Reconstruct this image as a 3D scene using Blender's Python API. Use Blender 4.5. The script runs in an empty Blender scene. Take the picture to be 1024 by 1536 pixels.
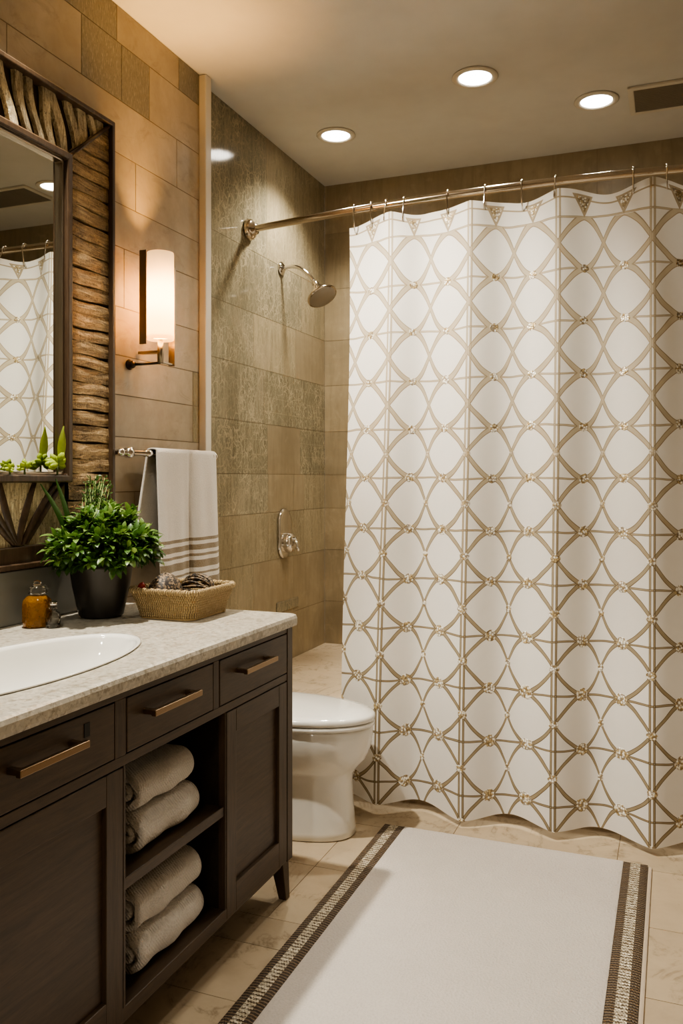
import bpy, bmesh, math, random
from mathutils import Vector, Matrix
random.seed(7)
PI = math.pi
scene = bpy.context.scene
col = scene.collection

# ------------------------------------------------------------------ camera
F, YAW = 1265.0, math.radians(21.5)
CX, CY, CZ = 1.78, 0.0, 1.30
HZ = 718.0
cam_d = bpy.data.cameras.new('camera')
cam = bpy.data.objects.new('camera', cam_d)
col.objects.link(cam)
cam.location = (CX, CY, CZ)
cam.rotation_euler = (PI/2, 0, YAW)
cam_d.sensor_fit = 'VERTICAL'
cam_d.sensor_height = 36.0
cam_d.lens = F*36.0/1536.0
cam_d.shift_y = -(768.0-HZ)/1536.0
cam_d.clip_start = 0.05
scene.camera = cam


def ray(px):
    u = (px-512.0)/F
    return (-math.sin(YAW)+u*math.cos(YAW), math.cos(YAW)+u*math.sin(YAW))


def YP(px, x):
    """depth (y) at which the sight line through column px meets the plane X = x"""
    r = ray(px)
    return (x-CX)/r[0]*r[1]


# ------------------------------------------------------------------ node helpers
def S(r, g, b):
    f = lambda c: (c/255.0/12.92 if c/255.0 <= .04045 else ((c/255.0+.055)/1.055)**2.4)
    return (f(r), f(g), f(b), 1.0)


class N:
    """tiny expression layer over shader nodes"""
    def __init__(s, name):
        s.m = bpy.data.materials.new(name)
        s.m.use_nodes = True
        s.t = s.m.node_tree
        s.t.nodes.clear()
        s.out = s.t.nodes.new('ShaderNodeOutputMaterial')

    def put(s, sock, v):
        if isinstance(v, X):
            s.t.links.new(v.k, sock)
        elif v is not None:
            try:
                sock.default_value = v
            except Exception:
                sock.default_value = v[:3]

    def node(s, typ, ins=None, out=0, **kw):
        n = s.t.nodes.new(typ)
        for k, v in kw.items():
            setattr(n, k, v)
        for k, v in (ins or {}).items():
            s.put(n.inputs[k], v)
        return X(s, n.outputs[out])

    def math(s, op, a, b=0.0, c=0.0, clamp=False):
        return s.node('ShaderNodeMath', {0: a, 1: b, 2: c}, operation=op, use_clamp=clamp)

    def coord(s, kind='Object'):
        return s.node('ShaderNodeTexCoord', out=kind)

    def mapping(s, v, scale=(1, 1, 1), rot=(0, 0, 0), loc=(0, 0, 0)):
        return s.node('ShaderNodeMapping', {'Vector': v, 'Scale': scale, 'Rotation': rot, 'Location': loc})

    def noise(s, v, scale=5, detail=3, rough=.55, dist=0, out=0):
        return s.node('ShaderNodeTexNoise', {'Vector': v, 'Scale': scale, 'Detail': detail, 'Roughness': rough, 'Distortion': dist}, out=out)

    def voro(s, v, scale=5, feature='F1', out=0, rnd=1.0):
        return s.node('ShaderNodeTexVoronoi', {'Vector': v, 'Scale': scale, 'Randomness': rnd}, out=out, feature=feature)

    def sep(s, v):
        n = s.t.nodes.new('ShaderNodeSeparateXYZ')
        s.t.links.new(v.k, n.inputs[0])
        return [X(s, o) for o in n.outputs]

    def comb(s, x, y, z):
        return s.node('ShaderNodeCombineXYZ', {0: x, 1: y, 2: z})

    def mix(s, f, a, b, mode='MIX'):
        n = s.t.nodes.new('ShaderNodeMix')
        n.data_type = 'RGBA'
        n.blend_type = mode
        n.clamp_factor = True
        s.put(n.inputs[0], f)
        s.put(n.inputs[6], a)
        s.put(n.inputs[7], b)
        return X(s, n.outputs[2])

    def ramp(s, f, stops, interp='LINEAR'):
        n = s.t.nodes.new('ShaderNodeValToRGB')
        n.color_ramp.interpolation = interp
        e = n.color_ramp.elements
        while len(e) < len(stops):
            e.new(.5)
        for q, (p, c) in zip(e, stops):
            q.position = p
            q.color = c if isinstance(c, tuple) else (c, c, c, 1)
        s.put(n.inputs[0], f)
        return X(s, n.outputs[0])

    def smooth(s, v, a, b, lo=0.0, hi=1.0):
        return s.node('ShaderNodeMapRange', {'Value': v, 'From Min': a, 'From Max': b, 'To Min': lo, 'To Max': hi}, interpolation_type='SMOOTHSTEP')

    def bump(s, h, strength=.3, dist=.01):
        return s.node('ShaderNodeBump', {'Height': h, 'Strength': strength, 'Distance': dist})

    def attr(s, name, out='Fac'):
        return s.node('ShaderNodeAttribute', attribute_name=name, out=out)

    def bsdf(s, **kw):
        names = dict(base='Base Color', rough='Roughness', metal='Metallic', normal='Normal', spec='Specular IOR Level',
                     trans='Transmission Weight', ior='IOR', emit='Emission Color', estr='Emission Strength',
                     coat='Coat Weight', crough='Coat Roughness', sheen='Sheen Weight', sss='Subsurface Weight', alpha='Alpha')
        return s.node('ShaderNodeBsdfPrincipled', {names[k]: v for k, v in kw.items()})

    def done(s, sh):
        s.t.links.new(sh.k, s.out.inputs['Surface'])
        return s.m


class X:
    def __init__(s, n, k): s.n, s.k = n, k
    def __add__(s, o): return s.n.math('ADD', s, o)
    def __radd__(s, o): return s.n.math('ADD', o, s)
    def __sub__(s, o): return s.n.math('SUBTRACT', s, o)
    def __rsub__(s, o): return s.n.math('SUBTRACT', o, s)
    def __mul__(s, o): return s.n.math('MULTIPLY', s, o)
    def __rmul__(s, o): return s.n.math('MULTIPLY', o, s)
    def __truediv__(s, o): return s.n.math('DIVIDE', s, o)
    def __pow__(s, o): return s.n.math('POWER', s, o)
    def __abs__(s): return s.n.math('ABSOLUTE', s)
    def fract(s): return s.n.math('FRACT', s)
    def lt(s, o): return s.n.math('LESS_THAN', s, o)
    def sqrt(s): return s.n.math('SQRT', s)
    def math_gt(s, o): return s.n.math('GREATER_THAN', s, o)
    def sin(s): return s.n.math('SINE', s)
    def max(s, o): return s.n.math('MAXIMUM', s, o)
    def min(s, o): return s.n.math('MINIMUM', s, o)


def simple(name, c, rough=.4, metal=0.0, bump=0, bscale=200, **kw):
    n = N(name)
    co = n.coord()
    v = n.noise(co, 6, 3)
    base = n.mix(v, tuple(x*.9 for x in c[:3])+(1,), tuple(min(1, x*1.08) for x in c[:3])+(1,))
    nor = None
    if bump:
        nor = n.bump(n.noise(co, bscale, 2), bump, .002)
    return n.done(n.bsdf(base=base, rough=rough, metal=metal, normal=nor, **kw))


# ------------------------------------------------------------------ materials
def tile_mat(name, kind):
    n = N(name)
    co = n.coord()
    tint = n.attr('tint')
    big = n.noise(co, 2.3, 5, .6, .6)
    fine = n.noise(co, 14, 5, .65, .4)
    strk = n.noise(n.mapping(co, (9, 9, 1.3)), 3.0, 4, .6, .8)
    if kind == 'tan':
        c = n.mix(n.ramp(big, [(.3, 0), (.7, 1)]), S(142, 128, 104), S(172, 156, 128))
        c = n.mix(n.ramp(strk, [(.45, 0), (.75, 1)])*.5, c, S(128, 116, 94))
        c = n.mix(n.ramp(fine, [(.55, 0), (.75, 1)])*.35, c, S(190, 174, 146))
        rough = .36
    elif kind == 'beige':
        c = n.mix(n.ramp(big, [(.3, 0), (.7, 1)]), S(160, 147, 128), S(191, 178, 157))
        c = n.mix(n.ramp(fine, [(.35, 0), (.75, 1)])*.5, c, S(150, 134, 112))
        c = n.mix(n.ramp(n.noise(n.mapping(co, (1, 1, 1.6), (.6, .2, .5)), 5, 6, .7, 1.4), [(.56, 0), (.66, 1)])*.25, c, S(112, 96, 74))
        rough = .34
    elif kind == 'slate':
        c = n.mix(big, S(112, 106, 94), S(140, 133, 118))
        sc = n.noise(n.mapping(co, (60, 60, 14), (.5, 0, 0)), 3, 4, .7, .5)
        sc2 = n.noise(n.mapping(co, (50, 50, 16), (-.6, 0, 0)), 3, 4, .7, .5)
        c = n.mix(n.ramp(sc, [(.5, 0), (.68, 1)])*.5, c, S(185, 176, 158))
        c = n.mix(n.ramp(sc2, [(.52, 0), (.7, 1)])*.5, c, S(80, 76, 66))
        rough = .42
    elif kind == 'floor':
        c = n.mix(big, S(178, 160, 136), S(200, 183, 158))
        c = n.mix(n.ramp(fine, [(.4, 0), (.8, 1)])*.35, c, S(160, 142, 118))
        vein = abs(n.noise(n.mapping(co, (1.4, .9, 1), (0, 0, .7)), 2.6, 6, .62, 1.3)-.5)
        c = n.mix(n.ramp(vein, [(0, .55), (.012, .25), (.035, 0)])*n.ramp(fine, [(.42, 0), (.6, 1)]), c, S(120, 104, 82))
        rough = .6
    else:
        k = {'crackle': (S(116, 110, 92), S(146, 137, 114), .85), 'mosaic': (S(104, 98, 80), S(130, 122, 100), .8), 'light': (S(136, 126, 103), S(164, 150, 122), .5)}[kind]
        c = n.mix(n.ramp(strk, [(.3, 0), (.7, 1)]), k[0], k[1])
        c = n.mix(n.ramp(big, [(.52, 0), (.7, 1)])*.5, c, S(170, 154, 130))
        wob = n.node('ShaderNodeVectorMath', {0: n.mapping(co, (1, 1, .5)), 1: n.node('ShaderNodeVectorMath', {0: n.noise(co, 9, 4, out=1), 'Scale': .10}, operation='SCALE')}, operation='ADD')
        e1 = n.voro(wob, 26, 'DISTANCE_TO_EDGE')
        e2 = n.voro(n.mapping(wob, (1.3, 1.3, 1), (0, .2, .3), (.3, .2, .1)), 52, 'DISTANCE_TO_EDGE')
        v = n.ramp(e1, [(0, 1), (.045, .35), (.09, 0)]).max(n.ramp(e2, [(0, .8), (.06, .2), (.11, 0)]))
        v = v*n.ramp(n.noise(co, 6, 3), [(.35, .25), (.6, 1)])
        fl = n.noise(n.mapping(co, (60, 60, 16), (.25, 0, 0)), 3, 4, .7, .6)
        fl2 = n.noise(n.mapping(co, (55, 55, 18), (-.35, 0, 0)), 3, 4, .7, .6)
        v = v.max(n.ramp(fl, [(.56, 0), (.7, .6)])).max(n.ramp(fl2, [(.58, 0), (.72, .6)]))
        c = n.mix(v*k[2], c, S(192, 178, 148))
        if kind == 'mosaic':
            s = n.sep(co)
            lines = n.ramp(abs((s[1]*12.5).fract()-.5), [(.0, 1), (.035, 0)]).max(n.ramp(abs((s[2]*14.5).fract()-.5), [(0, 1), (.04, 0)]))
            c = n.mix(lines*.4, c, S(170, 158, 130))
        rough = .1
    c = n.mix(1.0, c, n.node('ShaderNodeCombineColor', {0: tint, 1: tint, 2: tint}), 'MULTIPLY')
    return n.done(n.bsdf(base=c, rough=rough, spec=.2 if kind == 'floor' else .5, normal=n.bump(fine, .08, .003)))


M = {}
for k in ('beige', 'tan', 'slate', 'floor', 'crackle', 'mosaic', 'light'):
    M[k] = tile_mat('tile_'+k, k)
M['grout'] = simple('grout', S(128, 112, 90), .8)
M['grout_floor'] = simple('grout_floor', S(128, 110, 86), .8)
M['paint'] = simple('ceiling_paint', S(212, 209, 203), .85)
M['trim'] = simple('trim_stone', S(218, 211, 198), .35)
M['chrome'] = simple('chrome', S(222, 218, 212), .07, 1.0)
M['nickel'] = simple('nickel', S(196, 182, 164), .16, 1.0)
M['steel'] = simple('brushed_steel', S(160, 148, 132), .28, 1.0)
M['darkmetal'] = simple('dark_metal', S(70, 62, 54), .3, 1.0)
M['bronze'] = simple('bronze', S(146, 124, 100), .32, 1.0)
M['porcelain'] = simple('porcelain', S(236, 234, 228), .08, coat=.4, crough=.03)
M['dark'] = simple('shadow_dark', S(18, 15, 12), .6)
M['white_plastic'] = simple('white_trim', S(214, 206, 192), .45)
M['grille'] = simple('vent_grille', S(150, 140, 126), .5)
M['backsplash'] = simple('backsplash_stone', S(128, 128, 122), .25)
M['red'] = simple('red_pod', S(170, 52, 30), .45)
def bud_mat():
    n = N('bud_green')
    c = n.mix(n.noise(n.coord(), 40, 3), S(150, 176, 56), S(206, 216, 96))
    return n.done(n.node('ShaderNodeMixShader', {0: .5, 1: n.bsdf(base=c, rough=.5), 2: n.node('ShaderNodeBsdfTranslucent', {'Color': c})}))


M['bud'] = bud_mat()
M['stem'] = simple('stem_green', S(74, 86, 40), .6)
M['soil'] = simple('soil', S(44, 34, 26), .95, bump=1.0, bscale=150)


def wood_mat(name, dark, light, axis, rough=.42):
    n = N(name)
    co = n.coord()
    sc = {'y': (26, 2.0, 26), 'z': (26, 26, 2.0)}[axis]
    g = n.noise(n.mapping(co, sc), 3.2, 5, .6, .7)
    f = n.noise(n.mapping(co, tuple(q*4 for q in sc)), 5, 3, .6)
    c = n.mix(n.ramp(g, [(.3, 0), (.7, 1)]), dark, light)
    c = n.mix(n.ramp(f, [(.5, 0), (.72, 1)])*.4, c, tuple(x*.55 for x in dark[:3])+(1,))
    return n.done(n.bsdf(base=c, rough=rough, normal=n.bump(f, .12, .002)))


M['wood'] = wood_mat('espresso_wood', S(58, 45, 33), S(82, 65, 48), 'y')
M['wood_v'] = wood_mat('espresso_wood_upright', S(58, 45, 33), S(82, 65, 48), 'z')
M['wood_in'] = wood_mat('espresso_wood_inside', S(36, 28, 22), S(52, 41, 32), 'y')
M['molding'] = wood_mat('dark_molding', S(58, 44, 33), S(86, 68, 52), 'z', .32)


def slat_mat(name, axis, gold):
    n = N(name)
    co = n.coord()
    sc = {'y': (40, 5, 40), 'z': (40, 40, 6)}[axis]
    g = n.noise(n.mapping(co, sc, (.12, .1, .1)), 3, 6, .7, .8)
    b = n.noise(co, 9, 3)
    tint = n.attr('tint')
    c = n.mix(n.ramp(g, [(.32, 0), (.68, 1)]), S(104, 80, 55) if axis == 'y' else S(150, 124, 88), gold)
    c = n.mix(n.ramp(b, [(.45, 0), (.7, 1)])*.55, c, S(70, 52, 35))
    fl = n.noise(co, 120, 4, .7)
    c = n.mix(n.ramp(fl, [(.55, 0), (.7, .7)]), c, S(206, 184, 140))
    c = n.mix(n.ramp(fl, [(.3, .7), (.45, 0)]), c, S(50, 38, 26))
    c = n.mix(1.0, c, n.node('ShaderNodeCombineColor', {0: tint, 1: tint, 2: tint}), 'MULTIPLY')
    return n.done(n.bsdf(base=c, rough=.42, metal=.2, normal=n.bump(g+fl*.6, 1.0, .006)))


M['slat'] = slat_mat('carved_slats', 'y', S(216, 184, 136))
M['bar'] = slat_mat('carved_bars', 'z', S(255, 240, 200))
M['groove'] = simple('carved_groove', S(68, 52, 36), .6)


def granite():
    n = N('granite')
    co = n.coord()
    a = n.noise(co, 9, 5, .6, .5)
    b = n.voro(co, 140, 'F1', out=1)
    d = n.noise(co, 60, 4, .7)
    c = n.mix(a, S(164, 157, 144), S(200, 194, 181))
    c = n.mix(n.ramp(d, [(.5, 0), (.64, 1)])*.7, c, S(126, 116, 98))
    c = n.mix(n.ramp(n.noise(n.mapping(co, (1, .6, 1), (0, 0, .5)), 14, 6, .7, 2.2), [(.54, 0), (.62, 1), (.7, 0)])*.55, c, S(138, 127, 108))
    c = n.mix(n.ramp(n.sep(b)[0], [(.7, 0), (.9, 1)])*.35, c, S(222, 214, 198))
    return n.done(n.bsdf(base=c, rough=.3, normal=n.bump(d, .1, .002)))


M['granite'] = granite()


def cloth(name, c, scale=260, strength=.5, stripes=None, ribs=None):
    n = N(name)
    co = n.coord()
    h = n.noise(co, scale, 2, .6)
    v = n.noise(co, 11, 4, .6)
    base = n.mix(v, tuple(x*.88 for x in c[:3])+(1,), c)
    if ribs:
        s = n.sep(co)
        r = (s[1]*ribs).sin()*((s[0]+s[2])*ribs*.8).sin()
        h = r*.4+h
        base = n.mix(n.ramp(r, [(.2, 0), (.9, 1)])*.35, base, tuple(x*.6 for x in c[:3])+(1,))
    if stripes:
        z = n.sep(co)[2]
        m = None
        for lo, hi in stripes:
            q = abs(z-(lo+hi)/2).lt((hi-lo)/2)
            m = q if m is None else m.max(q)
        base = n.mix(m, base, S(138, 122, 98))
    base = n.mix(n.ramp(h, [(.3, .25), (.6, 0)]), base, tuple(x*.6 for x in c[:3])+(1,))
    return n.done(n.bsdf(base=base, rough=.95, normal=n.bump(h, strength, .004), sheen=.2, spec=.1))


M['towel'] = cloth('terry_striped', S(226, 219, 210), 240, .5,
                   [(1.066, 1.078), (1.032, 1.052), (1.008, 1.018), (.965, .993), (.941, .949), (.80, .925)])
M['folded'] = cloth('waffle_terry', S(232, 226, 219), 330, 1.0, ribs=760)
M['rug'] = cloth('rug_pile', S(214, 206, 199), 150, 1.0)
M['hem'] = cloth('rug_hem', S(206, 190, 170), 300, .4)


def rug_border():
    n = N('rug_border')
    x, y, z = n.sep(n.coord())
    u = n.attr('across')
    mid = abs(u-.5).lt(.2)
    wave = ((y*430+abs((u*10).fract()-.5)*3).sin())
    ribs = ((y*560+n.noise(n.coord(), 60, 2)*3).sin())
    cell = n.voro(n.mapping(n.coord(), (110, 160, 1)), 1.6, 'F1', out=1)
    cellv = n.sep(cell)[0]
    brown = n.mix(n.ramp(ribs, [(.35, 0), (.65, 1)]), S(62, 48, 36), S(132, 112, 88))
    silver = n.mix(n.ramp(wave*.5+.5, [(.3, 0), (.6, 1)]), S(96, 80, 60), S(206, 194, 172))
    silver = n.mix(n.ramp(cellv, [(.55, 0), (.85, 1)])*.7, silver, S(240, 232, 214))
    c = n.mix(mid, brown, silver)
    return n.done(n.bsdf(base=c, rough=.5, metal=mid*.45, normal=n.bump(ribs*.5+wave*.5, .7, .004)))


M['rug_border'] = rug_border()


def weave():
    n = N('seagrass_weave')
    co = n.coord()
    st = n.attr('along')
    w = abs((st*150).fract()-.5)*2
    f = n.noise(co, 160, 3, .6)
    c = n.mix(n.ramp(w, [(.1, 0), (.55, 1)]), S(108, 82, 50), S(206, 178, 130))
    c = n.mix(n.ramp(f, [(.4, 0), (.75, 1)])*.5, c, S(226, 204, 160))
    return n.done(n.bsdf(base=c, rough=.6, normal=n.bump(w+f*.4, .9, .006)))


M['weave'] = weave()


def twine():
    n = N('dark_twine')
    co = n.coord()
    v = n.voro(co, 190, 'F1', out=1)
    s = n.sep(v)[0]
    c = n.mix(n.ramp(s, [(.45, 0), (.9, 1)]), S(34, 26, 20), S(140, 118, 92))
    return n.done(n.bsdf(base=c, rough=.6, normal=n.bump(s, .8, .004)))


M['twine'] = twine()


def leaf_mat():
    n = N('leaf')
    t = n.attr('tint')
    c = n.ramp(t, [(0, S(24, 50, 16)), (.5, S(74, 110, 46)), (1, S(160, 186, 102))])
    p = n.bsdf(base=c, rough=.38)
    tr = n.node('ShaderNodeBsdfTranslucent', {'Color': c})
    return n.done(n.node('ShaderNodeMixShader', {0: .25, 1: p, 2: tr}))


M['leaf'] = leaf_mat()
M['pot'] = simple('gunmetal_pot', S(66, 63, 60), .36, .5)


def glass_mat(name, c, rough=.02):
    n = N(name)
    v = n.noise(n.coord(), 30, 2)
    return n.done(n.bsdf(base=n.mix(v, tuple(x*.94 for x in c[:3])+(1,), c), rough=rough, trans=1.0, ior=1.45))


M['glass'] = glass_mat('clear_glass', S(240, 238, 232))
M['amber'] = glass_mat('amber_glass', S(214, 150, 40))


def amber_body():
    n = N('amber_bottle')
    x, y, z = n.sep(n.coord())
    d = n.voro(n.mapping(n.coord(), (1, 1, 1)), 130, 'F1')
    c = n.mix(n.noise(n.coord(), 40, 3), S(128, 80, 14), S(188, 132, 40))
    return n.done(n.bsdf(base=c, rough=.06, trans=.55, ior=1.4, normal=n.bump(d, .5, .004)))


M['amber'] = amber_body()
n = N('mirror')
M['mirror'] = n.done(n.bsdf(base=S(226, 228, 222), rough=.005, metal=1.0))


def emis(name, c, s):
    n = N(name)
    v = n.noise(n.coord(), 3, 1)
    return n.done(n.node('ShaderNodeEmission', {'Color': n.mix(v, c, c), 'Strength': s}))


M['lens'] = emis('downlight_lens', (1, .93, .82, 1), 14)
M['bulb'] = emis('bulb', (1, .72, .36, 1), 6)


def shade_mat():
    n = N('opal_shade')
    z = n.sep(n.coord())[2]
    g = n.ramp((z-1.788)/.306, [(0, .16), (.22, .36), (.42, 1.0), (.58, .95), (.8, .40), (1, .25)])
    e = n.node('ShaderNodeEmission', {'Color': n.mix(g, (1, .60, .26, 1), (1, .84, .56, 1)), 'Strength': g*1.5})
    d = n.bsdf(base=S(244, 236, 224), rough=.25)
    tr = n.node('ShaderNodeBsdfTranslucent', {'Color': (1, .86, .62, 1)})
    d = n.node('ShaderNodeMixShader', {0: .6, 1: d, 2: tr})
    return n.done(n.node('ShaderNodeAddShader', {0: e, 1: d}))


M['shade'] = shade_mat()

# curtain pattern: rows of pointed ovals, gilt bands with dark outline, rosettes at the knots
PW, TH = 0.178, 0.197


def curtain_mat():
    n = N('trellis_curtain')
    co = n.coord()
    uv = n.node('ShaderNodeUVMap', uv_map='pat')
    wx, wy, wz = n.sep(n.noise(co, 4.5, 2, out=1))
    u0, v0, _ = n.sep(uv)
    ox, oy, oz = n.sep(co)
    u = u0+(wx-.5)*.10
    v = v0+(wy-.5)*.16
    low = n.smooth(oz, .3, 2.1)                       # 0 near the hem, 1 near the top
    cx = u.fract()-.5
    a = abs(cx)*2
    fv = (v+.5).fract()-.5                            # 0 on the knots
    s = 1-(abs(fv)*2)
    p = 1.65
    vv = n.sep(uv)[1]
    body = vv.lt(5.0)                                 # the plain header above the last knot row
    head = n.sep(n.node('ShaderNodeUVMap', uv_map='edge'))[1]
    Fv = s+a**p-1
    gx = (a.max(.02)**(p-1))*(p*2/PW)
    g = (gx*gx+(2/TH)**2).sqrt()
    d = abs(Fv)/g
    w = (low*.0040+.0052)*(s*s*.5+.88)
    band = n.smooth(d, w*.92, w*1.08, 1, 0)*body
    line = n.smooth(d, w*.62, w*.78, 0, 1)*band
    # thin level lines on each knot row
    dh = abs(fv)*TH
    hl = n.smooth(dh, .0034, .0044, 1, 0)
    hline = n.smooth(dh, .0016, .0026, 0, 1)*hl
    # paired upright cords on every second join
    u2 = abs((u0*.5+.5).fract()-.5)*2*PW
    cord = n.smooth(abs(u2-.006), .0026, .0036, 1, 0)
    cordl = n.smooth(abs(u2-.006), .0012, .0022, 0, 1)*cord
    dl = abs(head-.032)
    hl2 = n.smooth(dl, .0026, .0036, 1, 0)
    tv = (vv-5.0)*3.0
    tri = a.lt(tv*.34)*(1-body)*head.math_gt(.014)
    trin = tri*(1-a.lt(tv*.34-.09)*head.math_gt(.022))
    m = band.max(hl).max(cord).max(hl2).max(tri)
    edge = line.max(hline*(1-band)).max(cordl).max(hl2*.6).max(trin*.7)
    # rosettes
    jit = n.noise(co, 60, 3)
    r = ((cx*PW)*(cx*PW)+(fv*TH)*(fv*TH)).sqrt()+(jit-.5)*.014
    rr = n.math('SUBTRACT', .0235, low*.0065)
    rose = n.smooth(r, rr-.0022, rr, 1, 0)*vv.lt(4.6)
    tgem = tri-trin
    sx = abs(a-1)*PW*.5
    fs = (v.fract()-.5)*TH
    r2 = (sx*sx+fs*fs).sqrt()+(jit-.5)*.012
    knot = n.smooth(r2, .0135, .0155, 1, 0)*n.smooth(oz, 1.7, .9)
    cell = n.voro(co, 125, 'F1')
    celc = n.sep(n.voro(co, 125, 'F1', out=1))[0]
    gem = rose.max(knot).max(tgem*.8)
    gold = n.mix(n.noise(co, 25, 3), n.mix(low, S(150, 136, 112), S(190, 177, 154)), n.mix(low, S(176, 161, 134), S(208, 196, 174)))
    base = n.mix(n.noise(co, 30, 2)*.3, S(242, 239, 234), S(230, 225, 218))
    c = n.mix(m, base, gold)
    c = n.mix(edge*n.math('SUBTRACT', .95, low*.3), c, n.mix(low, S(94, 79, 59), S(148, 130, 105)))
    gemc = n.mix(n.ramp(celc, [(.3, 0), (.6, 1)]), S(196, 176, 136), S(255, 252, 242))
    gemc = n.mix(n.ramp(cell, [(.42, 0), (.62, .75)]), gemc, S(112, 90, 58))
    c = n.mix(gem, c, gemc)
    hgt = m*.35+gem*(1.3-cell)
    weft = n.noise(n.mapping(co, (1, 1, 1)), 420, 2)
    nor = n.bump(hgt+weft*.06, .55, .004)
    pr = n.bsdf(base=c, rough=n.math('SUBTRACT', .62, gem*.3), metal=gem*.15, normal=nor, spec=.25)
    tr = n.node('ShaderNodeBsdfTranslucent', {'Color': c, 'Normal': nor})
    return n.done(n.node('ShaderNodeMixShader', {0: n.math('SUBTRACT', .22, gem*.2), 1: pr, 2: tr}))


M['curtain'] = curtain_mat()


# ------------------------------------------------------------------ mesh helpers
class MB:
    def __init__(s):
        s.v, s.f, s.mi, s.sm, s.at = [], [], [], [], []

    def add(s, vs, fs, mi=0, smooth=False, at=None):
        b = len(s.v)
        s.v += [tuple(q) for q in vs]
        s.at += list(at) if at is not None else [1.0]*len(vs)
        for f in fs:
            s.f.append([b+i for i in f])
            s.mi.append(mi)
            s.sm.append(smooth)
        return s

    def box(s, a, b, mi=0, at=1.0):
        (x0, y0, z0), (x1, y1, z1) = a, b
        vs = [(x0, y0, z0), (x1, y0, z0), (x1, y1, z0), (x0, y1, z0), (x0, y0, z1), (x1, y0, z1), (x1, y1, z1), (x0, y1, z1)]
        fs = [(3, 2, 1, 0), (4, 5, 6, 7), (0, 1, 5, 4), (1, 2, 6, 5), (2, 3, 7, 6), (3, 0, 4, 7)]
        return s.add(vs, fs, mi, False, [at]*8)

    def loft(s, rings, mi=0, smooth=True, cap0=True, cap1=True, at=None, closed=True):
        k = len(rings[0])
        vs = [p for r in rings for p in r]
        fs = []
        for i in range(len(rings)-1):
            for j in range(k if closed else k-1):
                j2 = (j+1) % k
                fs.append((i*k+j, i*k+j2, (i+1)*k+j2, (i+1)*k+j))
        if cap0: fs.append(tuple(range(k-1, -1, -1)))
        if cap1: fs.append(tuple((len(rings)-1)*k+j for j in range(k)))
        return s.add(vs, fs, mi, smooth, at)

    def lathe(s, prof, c=(0, 0, 0), axis=(0, 0, 1), seg=40, mi=0, sx=1.0, sy=1.0, cap0=True, cap1=True):
        ax = Vector(axis).normalized()
        q = Vector((0, 0, 1)).rotation_difference(ax)
        rings = []
        for r, h in prof:
            ring = []
            for j in range(seg):
                t = 2*PI*j/seg
                ring.append(tuple(Vector(c)+q @ Vector((r*sx*math.cos(t), r*sy*math.sin(t), h))))
            rings.append(ring)
        return s.loft(rings, mi, True, cap0, cap1)

    def tube(s, pts, r, seg=12, mi=0, cap=True, closed=False, along=False):
        pts = [Vector(p) for p in pts]
        rad = r if callable(r) else (lambda i: r)
        rings, prev, at, L = [], None, [], 0.0
        n = len(pts)
        for i, p in enumerate(pts):
            if closed:
                d = pts[(i+1) % n]-pts[i-1]
            else:
                d = pts[min(i+1, n-1)]-pts[max(i-1, 0)]
            d.normalize()
            if prev is None:
                up = Vector((0, 0, 1)) if abs(d.z) < .9 else Vector((1, 0, 0))
                a = d.cross(up).normalized()
            else:
                a = (prev-d*prev.dot(d)).normalized()
            b = d.cross(a)
            prev = a
            rr = rad(i)
            rings.append([tuple(p+a*rr*math.cos(2*PI*j/seg)+b*rr*math.sin(2*PI*j/seg)) for j in range(seg)])
            if i: L += (pts[i]-pts[i-1]).length
            at += [L]*seg
        if closed:
            rings.append(rings[0])
            at += [L]*seg
        return s.loft(rings, mi, True, cap and not closed, cap and not closed, at if along else None)

    def build(s, name, mats, parent=None, attr=None, bevel=0, seg=2, subd=0, solid=0, autosm=False):
        me = bpy.data.meshes.new(name)
        me.from_pydata(s.v, [], s.f)
        for m in (mats if isinstance(mats, (list, tuple)) else [mats]):
            me.materials.append(m)
        me.polygons.foreach_set('material_index', s.mi)
        me.polygons.foreach_set('use_smooth', s.sm)
        if attr:
            a = me.attributes.new(attr, 'FLOAT', 'POINT')
            a.data.foreach_set('value', s.at)
        bm = bmesh.new()
        bm.from_mesh(me)
        bmesh.ops.recalc_face_normals(bm, faces=bm.faces)
        bm.to_mesh(me)
        bm.free()
        me.update()
        o = bpy.data.objects.new(name, me)
        col.objects.link(o)
        if parent is not None:
            o.parent = parent
            o.matrix_parent_inverse = Matrix.Translation(-Vector(parent.location))
        if solid:
            md = o.modifiers.new('solid', 'SOLIDIFY')
            md.thickness = solid
            md.offset = 0
        if bevel:
            md = o.modifiers.new('bevel', 'BEVEL')
            md.width = bevel
            md.segments = seg
            md.limit_method = 'ANGLE'
            md.angle_limit = math.radians(40)
        if subd:
            md = o.modifiers.new('sub', 'SUBSURF')
            md.levels = md.render_levels = subd
        return o


def tag(o, label=None, cat=None, group=None, kind=None):
    if label: o['label'] = label
    if cat: o['category'] = cat
    if group: o['group'] = group
    if kind: o['kind'] = kind
    return o


def thing(name, loc, label, cat, group=None):
    o = bpy.data.objects.new(name, None)
    o.empty_display_size = .05
    o.location = loc
    col.objects.link(o)
    return tag(o, label, cat, group)


def rrect(x0, x1, y0, y1, r, k=6):
    pts = []
    for cx, cy, a0 in ((x1-r, y1-r, 0), (x0+r, y1-r, PI/2), (x0+r, y0+r, PI), (x1-r, y0+r, 1.5*PI)):
        for i in range(k+1):
            a = a0+PI/2*i/k
            pts.append((cx+r*math.cos(a), cy+r*math.sin(a)))
    return pts


# ------------------------------------------------------------------ room shell
HC = 2.93
YB, XR, YF = 4.34, 2.45, -1.7
XS = -0.03                                            # shower wall sits a little deeper than the vanity wall
YT = 2.955                                            # trim post


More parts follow.
